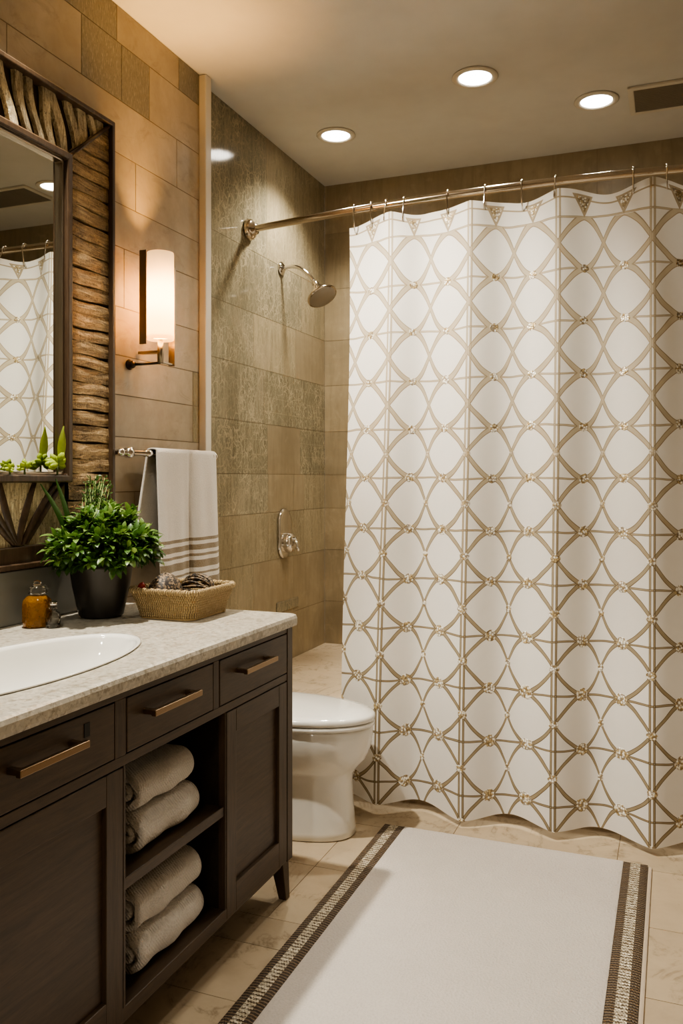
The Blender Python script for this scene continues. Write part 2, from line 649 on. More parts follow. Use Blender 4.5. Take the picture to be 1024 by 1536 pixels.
def tiled(name, place, rows, mats, gap=.0016, grout=None):
    """rows: (lo, hi, [(start, end, type), ...]); place(a, b, off) -> point"""
    mb = MB()
    for lo, hi, cells in rows:
        for s0, s1, ty in cells:
            a0, a1, b0, b1 = s0+gap, s1-gap, lo+gap, hi-gap
            t = random.uniform(.90, 1.06)
            o = [(s0, lo), (s1, lo), (s1, hi), (s0, hi)]
            i = [(a0, b0), (a1, b0), (a1, b1), (a0, b1)]
            vs = [place(p, q, -.0015) for p, q in o]+[place(p, q, -.0015) for p, q in i]+[place(p, q, 0) for p, q in i]
            fs = [(0, 1, 5, 4), (1, 2, 6, 5), (2, 3, 7, 6), (3, 0, 4, 7)]
            b = len(mb.v)
            mb.add(vs, fs, 0, False, [t]*12)
            for f in ((4, 5, 9, 8), (5, 6, 10, 9), (6, 7, 11, 10), (7, 4, 8, 11), (8, 9, 10, 11)):
                mb.f.append([b+q for q in f])
                mb.mi.append(ty+1)
                mb.sm.append(False)
    o = mb.build(name, [M[grout or 'grout']]+mats, attr='tint')
    # backing slab
    tag(o, kind='structure')
    return o


WM = [M['beige'], M['slate'], M['crackle'], M['mosaic'], M['light']]
SM = [M['tan'], M['slate'], M['crackle'], M['mosaic'], M['light']]
y0 = lambda px: YP(px, 0.0)


def fill(a, b, L, off=0.0, ty=0):
    out, p = [], a
    q = a+L*(.35+off)
    while p < b-1e-4:
        e = min(q, b)
        if b-e < .06: e = b
        out.append((p, e, ty))
        p, q = e, e+L
    return out


zl = [2.93, 2.804, 2.607, 2.421, 2.25, 2.10, 1.893, 1.726, 1.59, 1.445, 1.254, 1.07, .885, .70, .515, .33, .145, 0.0]
rows = []
for i in range(len(zl)-1):
    hi, lo = zl[i], zl[i+1]
    if i == 0:
        c = fill(YF, y0(70), .6)+[(y0(70), y0(175), 1), (y0(175), y0(268), 0), (y0(268), YT, 1)]
    elif i == 1:
        c = fill(YF, y0(122), .6, .3)+[(y0(122), y0(182), 1), (y0(182), y0(224), 1), (y0(224), YT, 0)]
    elif i == 2:
        c = fill(YF, y0(10), .6, .1)+[(y0(10), y0(265), 0), (y0(265), YT, 0)]
    elif i == 5:
        c = fill(YF, y0(60), .6, .2)+[(y0(60), y0(186), 0), (y0(186), YT, 0)]
    elif i in (7, 8):
        c = fill(YF, y0(60), .6, .2)+[(y0(60), y0(289), 0), (y0(289), YT, 4)]
    else:
        c = fill(YF, YT, .62, (i*.37) % .65)
    rows.append((lo, hi, c))
tiled('wall_left', lambda a, b, o: (0.0+o, a, b), rows, WM)

ys = lambda px: min(YB, YP(px, XS))
Y1 = YT+.03
zs = [2.93, 2.352, 2.066, 1.816, 1.56, 1.322, 1.137, .906, .62, .38, .19, 0.0]
spec = [[(400, 2), (900, 4)], [(418, 2), (452, 2), (900, 4)], [(380, 2), (443, 4), (900, 0)], [(396, 2), (440, 3), (900, 3)],
        [(350, 2), (401, 3), (450, 0), (900, 3)], [(402, 2), (440, 0), (456, 0), (900, 4)], [(402, 4), (456, 4), (900, 4)],
        [(380, 4), (440, 0), (900, 0)], [(420, 0), (900, 0)], [(420, 0), (900, 0)], [(420, 0), (900, 0)]]
rows = []
for i, cells in enumerate(spec):
    p, c = Y1, []
    for px, ty in cells:
        e = YB if px > 800 else ys(px)
        c.append((p, e, ty))
        p = e
    rows.append((zs[i+1], zs[i], c))
tiled('wall_shower', lambda a, b, o: (XS+o, a, b), rows, SM, .0009)

rows = []
zb = [2.93, 2.66, 2.352, 2.066, 1.816, 1.56, 1.322, 1.137, .906, .62, .38, .19, 0.0]
for i in range(len(zb)-1):
    rows.append((zb[i+1], zb[i], fill(XS, XR, .62, (i*.43) % .6)))
tiled('wall_back', lambda a, b, o: (a, YB-o, b), rows, SM, .0009)
rows = [(k*.2, min(HC, (k+1)*.2), fill(YF, YB, .62, (k*.4) % .6)) for k in range(15)]
tiled('wall_right', lambda a, b, o: (XR-o, a, b), rows, WM)
rows = [(k*.2, min(HC, (k+1)*.2), fill(0, XR, .62, (k*.4) % .6)) for k in range(15)]
tiled('wall_front', lambda a, b, o: (a, YF+o, b), rows, WM)

fy = [YF, -1.3, -.9, -.5, -.1, .3, .7, 1.0, 1.3, 1.60, 1.854, 2.10, 2.245, 2.60, 2.98, 3.36, 3.75, YB]
fo = [0, .3, .1, .5, .2, .6, .35, .1, .5, .2, .0, .43, .0, .54, .0, .3, .1, .4]
rows = []
for i in range(len(fy)-1):
    if i == 13:
        c = [(XS, .66, 0), (.66, 1.25, 0), (1.25, 1.85, 0), (1.85, XR, 0)]
    elif i == 14:
        c = [(XS, .45, 0), (.45, 1.03, 0), (1.03, 1.6, 0), (1.6, 2.2, 0), (2.2, XR, 0)]
    elif i == 12:
        c = [(XS, .10, 0), (.10, .66, 0), (.66, 1.3, 0), (1.3, 1.9, 0), (1.9, XR, 0)]
    else:
        c = fill(XS, XR, .6, fo[i])
    rows.append((fy[i], fy[i+1], c))
tiled('floor', lambda a, b, o: (a, b, o), rows, [M['floor']], .0012, 'grout_floor')

MB().box((-.2, YF-.1, HC), (XR+.1, YB+.1, HC+.1)).build('ceiling', M['paint'])['kind'] = 'structure'
mb = MB()
mb.box((-.05, YT, 0), (.03, YT+.045, HC-.002))
mb.build('trim_1', M['trim'], bevel=.004)['kind'] = 'structure'
MB().box((XS, ys(414), .640), (XS+.006, ys(446), .690)).build('trim_2', M['crackle'], bevel=.002, attr='tint')['kind'] = 'structure'

# ------------------------------------------------------------------ tub deck behind the curtain
TY, TZ = 3.258, .385
t = thing('bathtub', (.9, 3.9, 0), 'beige stone tub deck forming a low ledge behind the toilet', 'bathtub')
mb = MB()
rings = []
outer = [(XS+.002, TY), (XR-.002, TY), (XR-.002, YB-.002), (XS+.002, YB-.002)]
inn = rrect(.72, XR-.12, TY+.10, YB-.12, .14, 5)
# order both loops by angle and bridge with triangle fill
bm = bmesh.new()
ov = [bm.verts.new((x, y, TZ)) for x, y in outer]
iv = [bm.verts.new((x, y, TZ)) for x, y in inn]
ed = [bm.edges.new((L[i], L[(i+1) % len(L)])) for L in (ov, iv) for i in range(len(L))]
bmesh.ops.triangle_fill(bm, edges=ed, use_beauty=True)
bm.verts.ensure_lookup_table()
lv = [bm.verts.new((x, y, 0)) for x, y in outer]
for i in range(4):
    bm.faces.new((ov[i], ov[(i+1) % 4], lv[(i+1) % 4], lv[i]))
bmesh.ops.recalc_face_normals(bm, faces=bm.faces)
me = bpy.data.meshes.new('deck')
bm.to_mesh(me); bm.free()
a = me.attributes.new('tint', 'FLOAT', 'POINT')
a.data.foreach_set('value', [1.05]*len(me.vertices))
me.materials.append(M['floor'])
o = bpy.data.objects.new('deck', me); col.objects.link(o)
o.parent = t; o.matrix_parent_inverse = Matrix.Translation(-Vector(t.location))
mb = MB()
rg = []
for s_, z_ in ((1.0, TZ+.004), (.985, TZ-.02), (.95, .2), (.9, .1), (.8, .07)):
    cx, cy = (.72+XR-.12)/2, (TY+.1+YB-.12)/2
    rg.append([(cx+(x-cx)*s_, cy+(y-cy)*s_, z_) for x, y in inn])
mb.loft(rg, cap0=False)
mb.build('basin', M['porcelain'], t)

# ------------------------------------------------------------------ mirror
MX = .045
yo, yi, ztop, zti, zbi, zbo = 2.333, 2.117, 2.479, 2.295, 1.31, 1.045
yl, yli = .93, 1.146
mt = thing('wall_mirror', (0, 1.63, zbo), 'large wall mirror in a wide carved brown wood frame above the vanity', 'mirror')
mb = MB().box((.012, yli-.01, zbi-.01), (.018, yi+.01, zti+.01))
mb.build('mirror_glass', M['mirror'], mt)
mb = MB()
mb.box((.003, yl, zbo), (.012, yo, ztop))
mb.build('backboard', M['groove'], mt)


def side_slats(ya, yb, outer_right):
    mb = MB()
    z = zbo+.008
    rnd = random.Random(3)
    while z < ztop-.01:
        h = rnd.uniform(.038, .052)
        zt = min(z+h, ztop-.004)
        # clip to the mitres
        def lim(zz):
            if zz > zti: k = (zz-zti)/(ztop-zti)
            elif zz < zbi: k = (zbi-zz)/(zbi-zbo)*0
            else: k = 0
            return k
        k0, k1 = lim(z), lim(zt)
        w = yb-ya
        if outer_right:
            p0, p1, q0, q1 = ya+w*k0, yb, ya+w*k1, yb
        else:
            p0, p1, q0, q1 = ya, yb-w*k0, ya, yb-w*k1
        if p1-p0 < .012 or q1-q0 < .004:
            break
        t = rnd.uniform(.75, 1.15)
        nx = 9
        rows_ = []
        prof = [(0, .016), (.035, .0295), (.5, .0305), (.965, .0275), (1, .016)]
        tl, tr = rnd.uniform(-.005, .005), rnd.uniform(-.005, .005)
        ph = rnd.uniform(0, 6)
        for kz, dx in prof:
            r_ = []
            for i in range(nx):
                f = i/(nx-1)
                ya_ = p0+(q0-p0)*kz
                yb_ = p1+(q1-p1)*kz
                zz = z+(zt-z)*kz+(tl*(1-f)+tr*f)+.002*math.sin(f*7+ph)
                r_.append((.004+dx+.0012*math.sin(f*5+ph), ya_+(yb_-ya_)*f, zz))
            rows_.append(r_)
        mb.loft(rows_, 0, False, False, False, [t]*(nx*len(prof)), closed=False)
        z = zt+.001
    return mb


side_slats(yi+.006, yo-.008, True).build('side_panel', M['slat'], mt, attr='tint')
side_slats(yl+.008, yli-.006, False).build('side_panel', M['slat'], mt, attr='tint')


def carved_band(za, zb_, top):
    """slanting wavy raised bars between za (inner) and zb_ (outer)"""
    mb = MB()
    rnd = random.Random(11 if top else 5)
    y = yl+.02
    while y < yo+.06:
        w = rnd.uniform(.030, .046)
        t = rnd.uniform(.85, 1.15)
        nz = 12
        rows_ = []
        lean = -.055+rnd.uniform(-.012, .012)
        ph = rnd.uniform(0, 6)
        for i in range(nz+1):
            k = i/nz
            zz = za+(zb_-za)*k
            c = y+lean*k+.007*math.sin(k*5+ph)
            ww = w*(1+.14*math.sin(k*4+ph*2))
            lim = yi+(yo-yi)*k-.006
            lo = yli-(yli-yl)*k+.006
            row = []
            for f, dx in ((0, .012), (.09, .0245), (.5, .026), (.91, .0245), (1, .012)):
                row.append((.004+dx, max(lo, min(lim, c+ww*(f-.5))), zz))
            rows_.append(row)
        if rows_[-1][4][1]-rows_[-1][0][1] > .006 or rows_[0][4][1]-rows_[0][0][1] > .006:
            mb.loft(rows_, 0, False, False, False, [t]*(5*(nz+1)), closed=False)
        y += w+rnd.uniform(.014, .026)
    return mb


carved_band(zti+.006, ztop-.008, True).build('top_panel', M['bar'], mt, attr='tint')

# bottom band: fan of long carved leaves over a plain lower rail
zrail = 1.105
MB().box((.004, yl, zbo), (.034, yo, zrail)).build('bottom_rail', M['molding'], mt, bevel=.004)
MB().box((.004, yli-.02, zrail), (.02, yi+.005, zbi-.004)).build('bottom_panel', M['bar'], mt, attr='tint')


def blade(mb, base, tip, w, bulge, side, x0, t=1.0):
    rows_ = []
    for i in range(13):
        k = i/12
        y = base[0]+(tip[0]-base[0])*k+side*math.sin(k*PI)*.03
        z = base[1]+(tip[1]-base[1])*k
        hw = w*(.35+.65*math.sin(min(1, k*1.25)*PI*.8))*(1-k**5) + .0006
        rows_.append([(x0+.001, y-hw, z), (x0+bulge, y, z), (x0+.001, y+hw, z)])
    mb.loft(rows_, 0, True, False, False, [t]*(3*13), closed=False)


fans = [(1.905, 1.77, -.02), (1.91, 1.84, -.015), (1.915, 1.985, .0), (1.93, 2.08, .02), (1.90, 1.70, -.02), (1.945, 2.115, .03)]
for yb0, yt0, sd in fans:
    mb = MB()
    blade(mb, (yb0, zrail+.003), (yt0, zbi-.012), .014, .016, sd, .02, .7)
    mb.build('carved_leaf', M['molding'], mt)
for yb0, yt0, sd in [(1.60, 1.50, -.02), (1.61, 1.58, 0), (1.62, 1.68, .02), (1.30, 1.22, -.02), (1.31, 1.32, 0), (1.32, 1.40, .02)]:
    mb = MB()
    blade(mb, (yb0, zrail+.003), (yt0, zbi-.012), .014, .016, sd, .02, .7)
    mb.build('carved_leaf', M['molding'], mt)


def frame_loop(ya, yb, za, zb_, w, x0, x1):
    mb = MB()
    L0 = [(ya, za), (yb, za), (yb, zb_), (ya, zb_)]
    L1 = [(ya+w, za+w), (yb-w, za+w), (yb-w, zb_-w), (ya+w, zb_-w)]
    vs = [(x0, *p) for p in L0]+[(x1, *p) for p in L0]+[(x1, *p) for p in L1]+[(x0, *p) for p in L1]
    fs = []
    for i in range(4):
        j = (i+1) % 4
        for b in (0, 4, 8):
            fs.append((b+i, b+j, b+4+j, b+4+i))
        fs.append((12+i, 12+j, j, i))
    return mb.add(vs, fs)


frame_loop(yl-.006, yo+.006, zbo-.004, ztop+.008, .016, .002, .05).build('outer_molding', M['molding'], mt, bevel=.003)
frame_loop(yli-.026, yi+.012, zbi-.022, zti+.012, .024, .006, .048).build('inner_molding', M['molding'], mt, bevel=.005)
frame_loop(yli-.004, yi-.010, zbi+.001, zti-.010, .010, .010, .034).build('inner_bead', M['steel'], mt, bevel=.003)
for ya, yb in ((yi, yo), (yli, yl)):
    mb = MB()
    d = Vector((0, yb-ya, ztop-zti)).normalized()
    mb.tube([Vector((.036, ya, zti))+d*.012, Vector((.036, yb, ztop))-d*.012], .007, 8)
    mb.build('mitre_strip', M['molding'], mt)

# small yellow-green buds on the lower lip of the mirror frame
def bud(px, r, leaf, label, name='flower_bud'):
    y = YP(px, .05)
    b = thing(name, (.042, y, zbi+.002), label, 'bud', 'yellow-green buds on the mirror frame')
    rnd = random.Random(int(px))
    mb = MB()
    for k in range(13 if leaf else 9):
        a, e = rnd.uniform(0, 2*PI), rnd.uniform(-.3, 1.2)
        ln = r*rnd.uniform(.65, 1.0)
        d = Vector((math.cos(a)*math.cos(e)*.55, math.sin(a)*math.cos(e), math.sin(e)))
        c = Vector((.05, y, zbi+r*.75))+d*r*.55
        mb.lathe([(0.0005, -ln*.45), (ln*.22, -ln*.2), (ln*.28, .1*ln), (ln*.14, ln*.38), (.0005, ln*.5)], c, d, 8)
    mb.build('petals', M['bud'], b)
    mb = MB().tube([(.05, y, zbi+.0015), (.05, y, zbi+r*.8)], .003, 6)
    mb.build('stem', M['stem'], b)
    if leaf:
        mb = MB()
        pts = []
        for i in range(9):
            k = i/8
            w = .022*math.sin(PI*min(1, k*.93+.07))*(1-k*.3)
            c = Vector((.052, y+.012+.012*k, zbi+r*.9+.11*k))
            pts.append([tuple(c+Vector((0, -w, 0))), tuple(c+Vector((.004, 0, 0))), tuple(c+Vector((0, w, 0)))])
        mb.loft(pts, 0, True, False, False, closed=False)
        mb.build('leaf', M['bud'], b)


bud(15, .022, False, 'small yellow-green bud on the mirror lip, leftmost of three')
bud(37, .028, False, 'small yellow-green bud on the mirror lip, middle of three')
bud(86, .045, True, 'largest yellow-green bud with upright leaf at mirror corner')

# ------------------------------------------------------------------ sconce
sy, sxx = 2.535, .095
sc = thing('wall_sconce', (0, sy, 1.70), 'lit white cylinder wall sconce with flat metal side bars beside the mirror', 'lamp')
mb = MB()
mb.lathe([(.046, 1.788), (.047, 1.795), (.047, 2.09), (.046, 2.096), (.043, 2.096), (.043, 1.80), (.0, 1.795)], (sxx, sy, 0), seg=48, cap0=False, cap1=False)
mb.build('lamp_shade', M['shade'], sc)
mb = MB()
mb.lathe([(.001, 1.80), (.010, 1.805), (.013, 1.84), (.009, 1.87), (.001, 1.88)], (sxx, sy, 0), seg=20)
mb.build('bulb', M['bulb'], sc)
mb = MB()
mb.box((sxx-.034, sy-.078, 1.765), (sxx-.006, sy-.072, 2.09))
mb.build('side_bar', M['steel'], sc, bevel=.001)
mb = MB()
mb.box((sxx-.010, sy+.066, 1.705), (sxx+.016, sy+.074, 2.055))
mb.build('side_bar', M['steel'], sc, bevel=.001)
mb = MB()
mb.box((sxx-.002, sy-.006, 1.708), (sxx+.010, sy+.066, 1.714))
mb.build('bottom_bar', M['steel'], sc, bevel=.001)
MB().lathe([(.011, 1.708), (.011, 1.79)], (sxx, sy, 0), seg=20).build('stem', M['steel'], sc)
MB().box((.06, sy-.072, 1.765), (sxx-.03, sy-.06, 1.77)).build('brace', M['steel'], sc)
MB().tube([(.012, sy-.055, 1.70), (.05, sy-.04, 1.702), (sxx, sy, 1.709)], .005, 10).build('arm', M['darkmetal'], sc)
MB().lathe([(.0, .0), (.019, .001), (.019, .006), (.012, .012), (.014, .018), (.010, .024), (.0, .026)], (.001, sy-.055, 1.70), (1, 0, 0), 24, cap0=False, cap1=False).build('wall_mount', M['darkmetal'], sc)
MB().box((.008, sy-.01, 1.742), (sxx, sy+.01, 1.752)).build('brace', M['steel'], sc)

# ------------------------------------------------------------------ towel bar and hanging towel
BZ, BX = 1.388, .075
tb = thing('towel_bar', (0, 2.37, BZ), 'chrome towel bar on two posts holding the striped towel', 'towel bar')
MB().tube([(BX, 2.335, BZ), (BX, 2.945, BZ)], .0085, 16).build('rail', M['chrome'], tb)
for yy in (2.375, 2.905):
    mb = MB()
    mb.lathe([(.0, .0), (.027, .0), (.028, .006), (.018, .012), (.012, .02), (.011, .05), (.015, .058), (.019, .068), (.019, .082), (.014, .092), (.0, .096)], (0.0005, yy, BZ), (1, 0, 0), 28, cap0=False, cap1=False)
    mb.build('post', M['chrome'], tb)
for yy, dy in ((2.335, -1), (2.945, 1)):
    MB().lathe([(.0085, -.008), (.014, -.004), (.014, .004), (.009, .01), (.0, .014)], (BX, yy, BZ), (0, dy, 0), 20).build('finial', M['chrome'], tb)
MB().tube([(BX, 2.47, BZ), (BX, 2.525, BZ)], .0125, 16).build('collar', M['chrome'], tb)

mb = MB()
ny, ns = 61, 64
grid = []
zf, zbk = .855, 1.06
for i in range(ns+1):
    s = i/ns
    r_ = []
    for j in range(ny):
        f = j/(ny-1)
        fold = .009*math.sin(f*2*PI*1.6+.4)-.016*math.exp(-((f-.53)/.022)**2)+.004*math.sin(f*23)
        if s < .62:                                   # front layer, bottom to top
            k = s/.62
            z = zf+(BZ+.012-zf)*k
            dn = 1-k
            x = BX+.012+.006+fold*(.25+dn*1.3)+.012*dn
            ysp = (2.512+.05*0)+(2.925-2.512)*f + dn*((f-.5)*.03+.02)
        elif s < .70:
            k = (s-.62)/.08
            a = k*PI
            z = BZ+.012+.006*math.sin(a)
            x = BX+(.018)*math.cos(a)+fold*.25*math.cos(a)
            ysp = 2.512+(2.925-2.512)*f
        else:
            k = (s-.70)/.30
            z = BZ+.012-(BZ+.012-zbk)*k
            x = BX-.018-fold*.25*(1-k)-.012*k
            ysp = 2.512+(2.925-2.512)*f-(1-f)*.07*k
        r_.append((x, ysp, z))
    grid.append(r_)
mb.loft(grid, 0, True, False, False, closed=False)
o = mb.build('hanging_towel', M['towel'], solid=.006)
tag(o, 'white towel with taupe stripes hanging over the chrome towel bar', 'towel')

# ------------------------------------------------------------------ vanity
VX, VE, VS = .675, 2.385, .98
cab = thing('vanity_cabinet', (.33, 1.7, 0), 'dark brown wooden vanity cabinet with drawers, doors and an open shelf', 'cabinet')
ZB, ZT = .125, .8415
mb = MB()
T = .02
mb.box((.012, VS, ZB), (VX-.02, VS+T, ZT))            # left end
mb.build('side_panel', M['wood_v'], cab)
mb = MB().box((.012, VE-T, ZB), (VX-.02, VE, ZT))
mb.build('side_panel', M['wood_v'], cab)
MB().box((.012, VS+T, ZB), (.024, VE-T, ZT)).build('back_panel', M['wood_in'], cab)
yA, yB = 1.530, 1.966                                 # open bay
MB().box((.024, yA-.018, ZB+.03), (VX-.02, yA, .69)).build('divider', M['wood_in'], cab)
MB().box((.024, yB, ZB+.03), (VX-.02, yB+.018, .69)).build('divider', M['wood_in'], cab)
MB().box((.024, VS+T, ZB), (VX-.0, VE-T-.02, ZB+.032)).build('bottom_board', M['wood'], cab, bevel=.002)
MB().box((.024, yA, .405), (VX-.004, yB, .431)).build('shelf', M['wood'], cab, bevel=.002)
# face frame
mb = MB()
mb.box((VX-.022, VS, .680), (VX, VE-.036, .702))
mb.build('rail', M['wood'], cab, bevel=.0015)
MB().box((VX-.022, VS, .826), (VX, VE-.036, ZT)).build('rail', M['wood'], cab, bevel=.0015)
for a, b, z0, z1 in ((1.492, 1.531, .702, .826), (1.904, 1.933, .702, .826), (VS, VS+.05, ZB, .826), (VE-.036, VE, ZB-.002, ZT),
                     (yA-.008, yA, ZB+.03, .68), (yB, yB+.004, ZB+.03, .68)):
    MB().box((VX-.022, a, z0), (VX+(.002 if a > 2.3 else 0), b, z1)).build('stile', M['wood_v'], cab, bevel=.0015)


def drawer(ya, yb, hc, hl):
    mb = MB().box((VX-.02, ya+.003, .7045), (VX+.001, yb-.003, .8235))
    d = mb.build('drawer', M['wood'], cab, bevel=.002)
    h = MB()
    hx = VX+.032
    h.box((hx-.006, hc-hl/2, .772), (hx+.006, hc+hl/2, .786))
    for q in (-1, 1):
        yy = hc+q*(hl/2-.012)
        h.box((VX, yy-.007, .773), (hx-.004, yy+.007, .785))
    h.build('handle', M['bronze'], d, bevel=.0015)
    return d


def inv(o):
    o.matrix_parent_inverse = Matrix.Identity(4)


d1 = drawer(1.03, 1.492, 1.267, .19)
d2 = drawer(1.531, 1.904, 1.688, .20)
d3 = drawer(1.933, VE-.036, 2.115, .19)
MB().box((VX, YP(125.5, VX)+.0, .778), (VX+.0025, YP(133.5, VX), .806)).build('handle_shadow', M['dark'], d1)  # flat dark plate standing in for the shadow of the handle's end
for d in (d1, d2, d3):
    for ch in d.children:
        ch.matrix_parent_inverse = Matrix.Identity(4)


def set_parent(o, p):
    """keep o where it is in the world under parent p (parents here are never rotated)"""
    off = Vector((0, 0, 0))
    q = p
    while q is not None:
        off += Vector(q.location)
        q = q.parent
    # parents that are meshes already sit at the world origin thanks to their inverse
    o.parent = p


def door(ya, yb, z0, z1, py0, py1, pz0, pz1, knob=None):
    mb = MB()
    x0, x1 = VX-.02, VX+.001
    ya += .003; yb -= .003; z0 += .003; z1 -= .003
    mb.box((x0, ya, z0), (x1, py0, z1)); mb.box((x0, py1, z0), (x1, yb, z1))
    mb.box((x0, py0, z0), (x1, py1, pz0), 1); mb.box((x0, py0, pz1), (x1, py1, z1), 1)
    d = mb.build('door', [M['wood_v'], M['wood']], cab, bevel=.0018)
    p = MB().box((x0+.002, py0-.004, pz0-.004), (x1-.012, py1+.004, pz1+.004)).build('door_panel', M['wood'], d)
    inv(p)
    return d


door(1.03, 1.522, ZB, .68, 1.10, 1.462, .20, .612)
door(yB+.004, VE-.036, ZB, .68, 2.025, 2.292, .205, .615)


def leg(x, y, dx, dy):
    a, b = .022, .013
    top = [(x-a, y-a), (x+a, y-a), (x+a, y+a), (x-a, y+a)]
    bot = [(x+dx-b, y+dy-b), (x+dx+b, y+dy-b), (x+dx+b, y+dy+b), (x+dx-b, y+dy+b)]
    MB().loft([[(p, q, .0005) for p, q in bot], [(p, q, ZB+.002) for p, q in top]], 0, False).build('leg', M['wood_v'], cab, bevel=.002)


leg(VX-.03, VE-.03, .012, .012)
leg(VX-.03, VS+.04, .012, -.012)
leg(.05, VE-.03, -.012, .012)
leg(.05, VS+.04, -.012, -.012)
MB().box((VX-.045, VS+.05, ZB-.012), (VX-.01, VE-.06, ZB)).build('apron', M['wood'], cab)

# counter with sink cut-out
CT, CB = .88, .842
cx0, cx1, cy0, cy1 = .002, .692, .94, 2.405
SX, SY, RX, RY = .412, 1.475, .176, .405
ct = thing('countertop', (.35, 1.7, CB), 'pale speckled granite vanity countertop with an upright grey backsplash', 'countertop')
bm = bmesh.new()
def loop(inset, z, r):
    return [bm.verts.new((x, y, z)) for x, y in rrect(cx0+inset, cx1-inset, cy0+inset, cy1-inset, r, 5)]
Ls = [loop(.012, CB, .012), loop(.002, CB+.003, .02), loop(0, CB+.010, .022), loop(0, CT-.012, .022), loop(.0035, CT-.0035, .02), loop(.012, CT, .014)]
for A, B in zip(Ls, Ls[1:]):
    for i in range(len(A)):
        j = (i+1) % len(A)
        bm.faces.new((A[i], A[j], B[j], B[i]))
el = [bm.verts.new((SX+RX*math.cos(2*PI*i/64), SY+RY*math.sin(2*PI*i/64), CT)) for i in range(64)]
el2 = [bm.verts.new((v.co.x, v.co.y, CB)) for v in el]
def edges(L):
    out = []
    for i in range(len(L)):
        e = bm.edges.get((L[i], L[(i+1) % len(L)])) or bm.edges.new((L[i], L[(i+1) % len(L)]))
        out.append(e)
    return out
bmesh.ops.triangle_fill(bm, edges=edges(Ls[-1])+edges(el), use_beauty=True)
for i in range(64):
    bm.faces.new((el[i], el[(i+1) % 64], el2[(i+1) % 64], el2[i]))
bmesh.ops.triangle_fill(bm, edges=edges(Ls[0])+edges(el2), use_beauty=True)
bmesh.ops.recalc_face_normals(bm, faces=bm.faces)
me = bpy.data.meshes.new('slab')
bm.to_mesh(me); bm.free()
me.materials.append(M['granite'])
o = bpy.data.objects.new('slab', me); col.objects.link(o)
o.parent = ct; o.matrix_parent_inverse = Matrix.Translation(-Vector(ct.location))
MB().box((.002, cy0, CT), (.022, 2.33, 1.035)).build('backsplash', M['backsplash'], ct, bevel=.003)

sk = thing('sink', (SX, SY, CT), 'oval white porcelain sink set into the granite countertop', 'sink')
mb = MB()
rg = []
for k, z in ((1.0, CT+.0012), (1.012, CT+.004), (1.0, CT+.006), (.965, CT+.004), (.95, CT-.004), (.93, CT-.03), (.87, CT-.08), (.74, CT-.125), (.5, CT-.148), (.2, CT-.155), (.08, CT-.156)):
    rg.append([(SX+(RX+.004)*k*math.cos(2*PI*i/72), SY+(RY+.004)*k*math.sin(2*PI*i/72), z) for i in range(72)])
mb.loft(rg, cap0=False)
mb.build('basin', M['porcelain'], sk)
dy_ = SY-.02
MB().lathe([(.0, .0), (.024, .0), (.026, .003), (.02, .006), (.014, .006), (.012, .004), (.0, .004)], (SX-.03, dy_+.06, CT-.155), seg=28, cap0=False, cap1=False).build('drain', M['chrome'], sk)

# ------------------------------------------------------------------ folded towels on the open shelves
def folded(x1, ya, yb, z0, h, label, seed):
    rnd = random.Random(seed)
    t = h/4*.96
    path = []
    xb, xf = .16, x1-h/2
    a = h/8
    def arc(cx, cz, r, a0, a1, k):
        for i in range(k+1):
            q = a0+(a1-a0)*i/k
            path.append((cx+r*math.cos(q), cz+r*math.sin(q)))
    cz = z0+h/2
    path += [(xb+.06, cz+a)]
    path += [(xb+.06+(xf-xb-.06)*i/8, cz+a) for i in range(1, 8)]
    arc(xf, cz, a, PI/2, -PI/2, 8)
    path += [(xf-(xf-xb)*i/8, cz-a) for i in range(1, 8)]
    arc(xb, cz-2*a, a, PI/2, 1.5*PI, 6)
    path += [(xb+(xf-xb)*i/8, cz-3*a) for i in range(1, 8)]
    arc(xf, cz, 3*a, -PI/2, PI/2, 16)
    path += [(xf-(xf-xb)*i/8, cz+3*a) for i in range(1, 9)]
    n_ = len(path)
    def ring(y, off, shrink):
        A, B = [], []
        for i, (x, z) in enumerate(path):
            p, q = path[max(0, i-1)], path[min(n_-1, i+1)]
            dx, dz = q[0]-p[0], q[1]-p[1]
            l = math.hypot(dx, dz) or 1
            nx_, nz_ = -dz/l, dx/l
            hw = t/2*shrink
            A.append((x+nx_*hw, y, z+nz_*hw))
            B.append((x-nx_*hw, y, z-nz_*hw))
        return A+B[::-1]
    rings = []
    m = 16
    for j in range(m+1):
        f = j/m
        y = ya+(yb-ya)*f
        ed = min(j, m-j)
        sh = {0: .72, 1: .97}.get(ed, 1.0)
        wob = .004*math.sin(f*9+seed)+.003*math.sin(f*17+seed*2)
        r_ = ring(y, 0, sh)
        rings.append([(x+wob*(1 if x > .3 else 0), yy+.004*math.sin(x*20+seed), max(z0+.0006, z+wob*.35*((z-z0)/h))) for x, yy, z in r_])
    mb = MB().loft(rings)
    # a stitched seam across the bundle
    o = mb.build('folded_towel', M['folded'])
    tag(o, label, 'towel', 'folded towels in the open shelf')


folded(.648, 1.622, 1.885, .432, .092, 'folded grey-beige towel lying directly on the middle shelf, under another', 1)
folded(.640, 1.630, 1.872, .525, .090, 'folded grey-beige towel topping the upper stack below the drawer', 2)
folded(.655, 1.620, 1.905, .158, .092, 'folded grey-beige towel at the bottom of the lower stack', 3)
folded(.650, 1.628, 1.895, .251, .100, 'folded grey-beige towel on top of the lower stack, partly shadowed', 4)

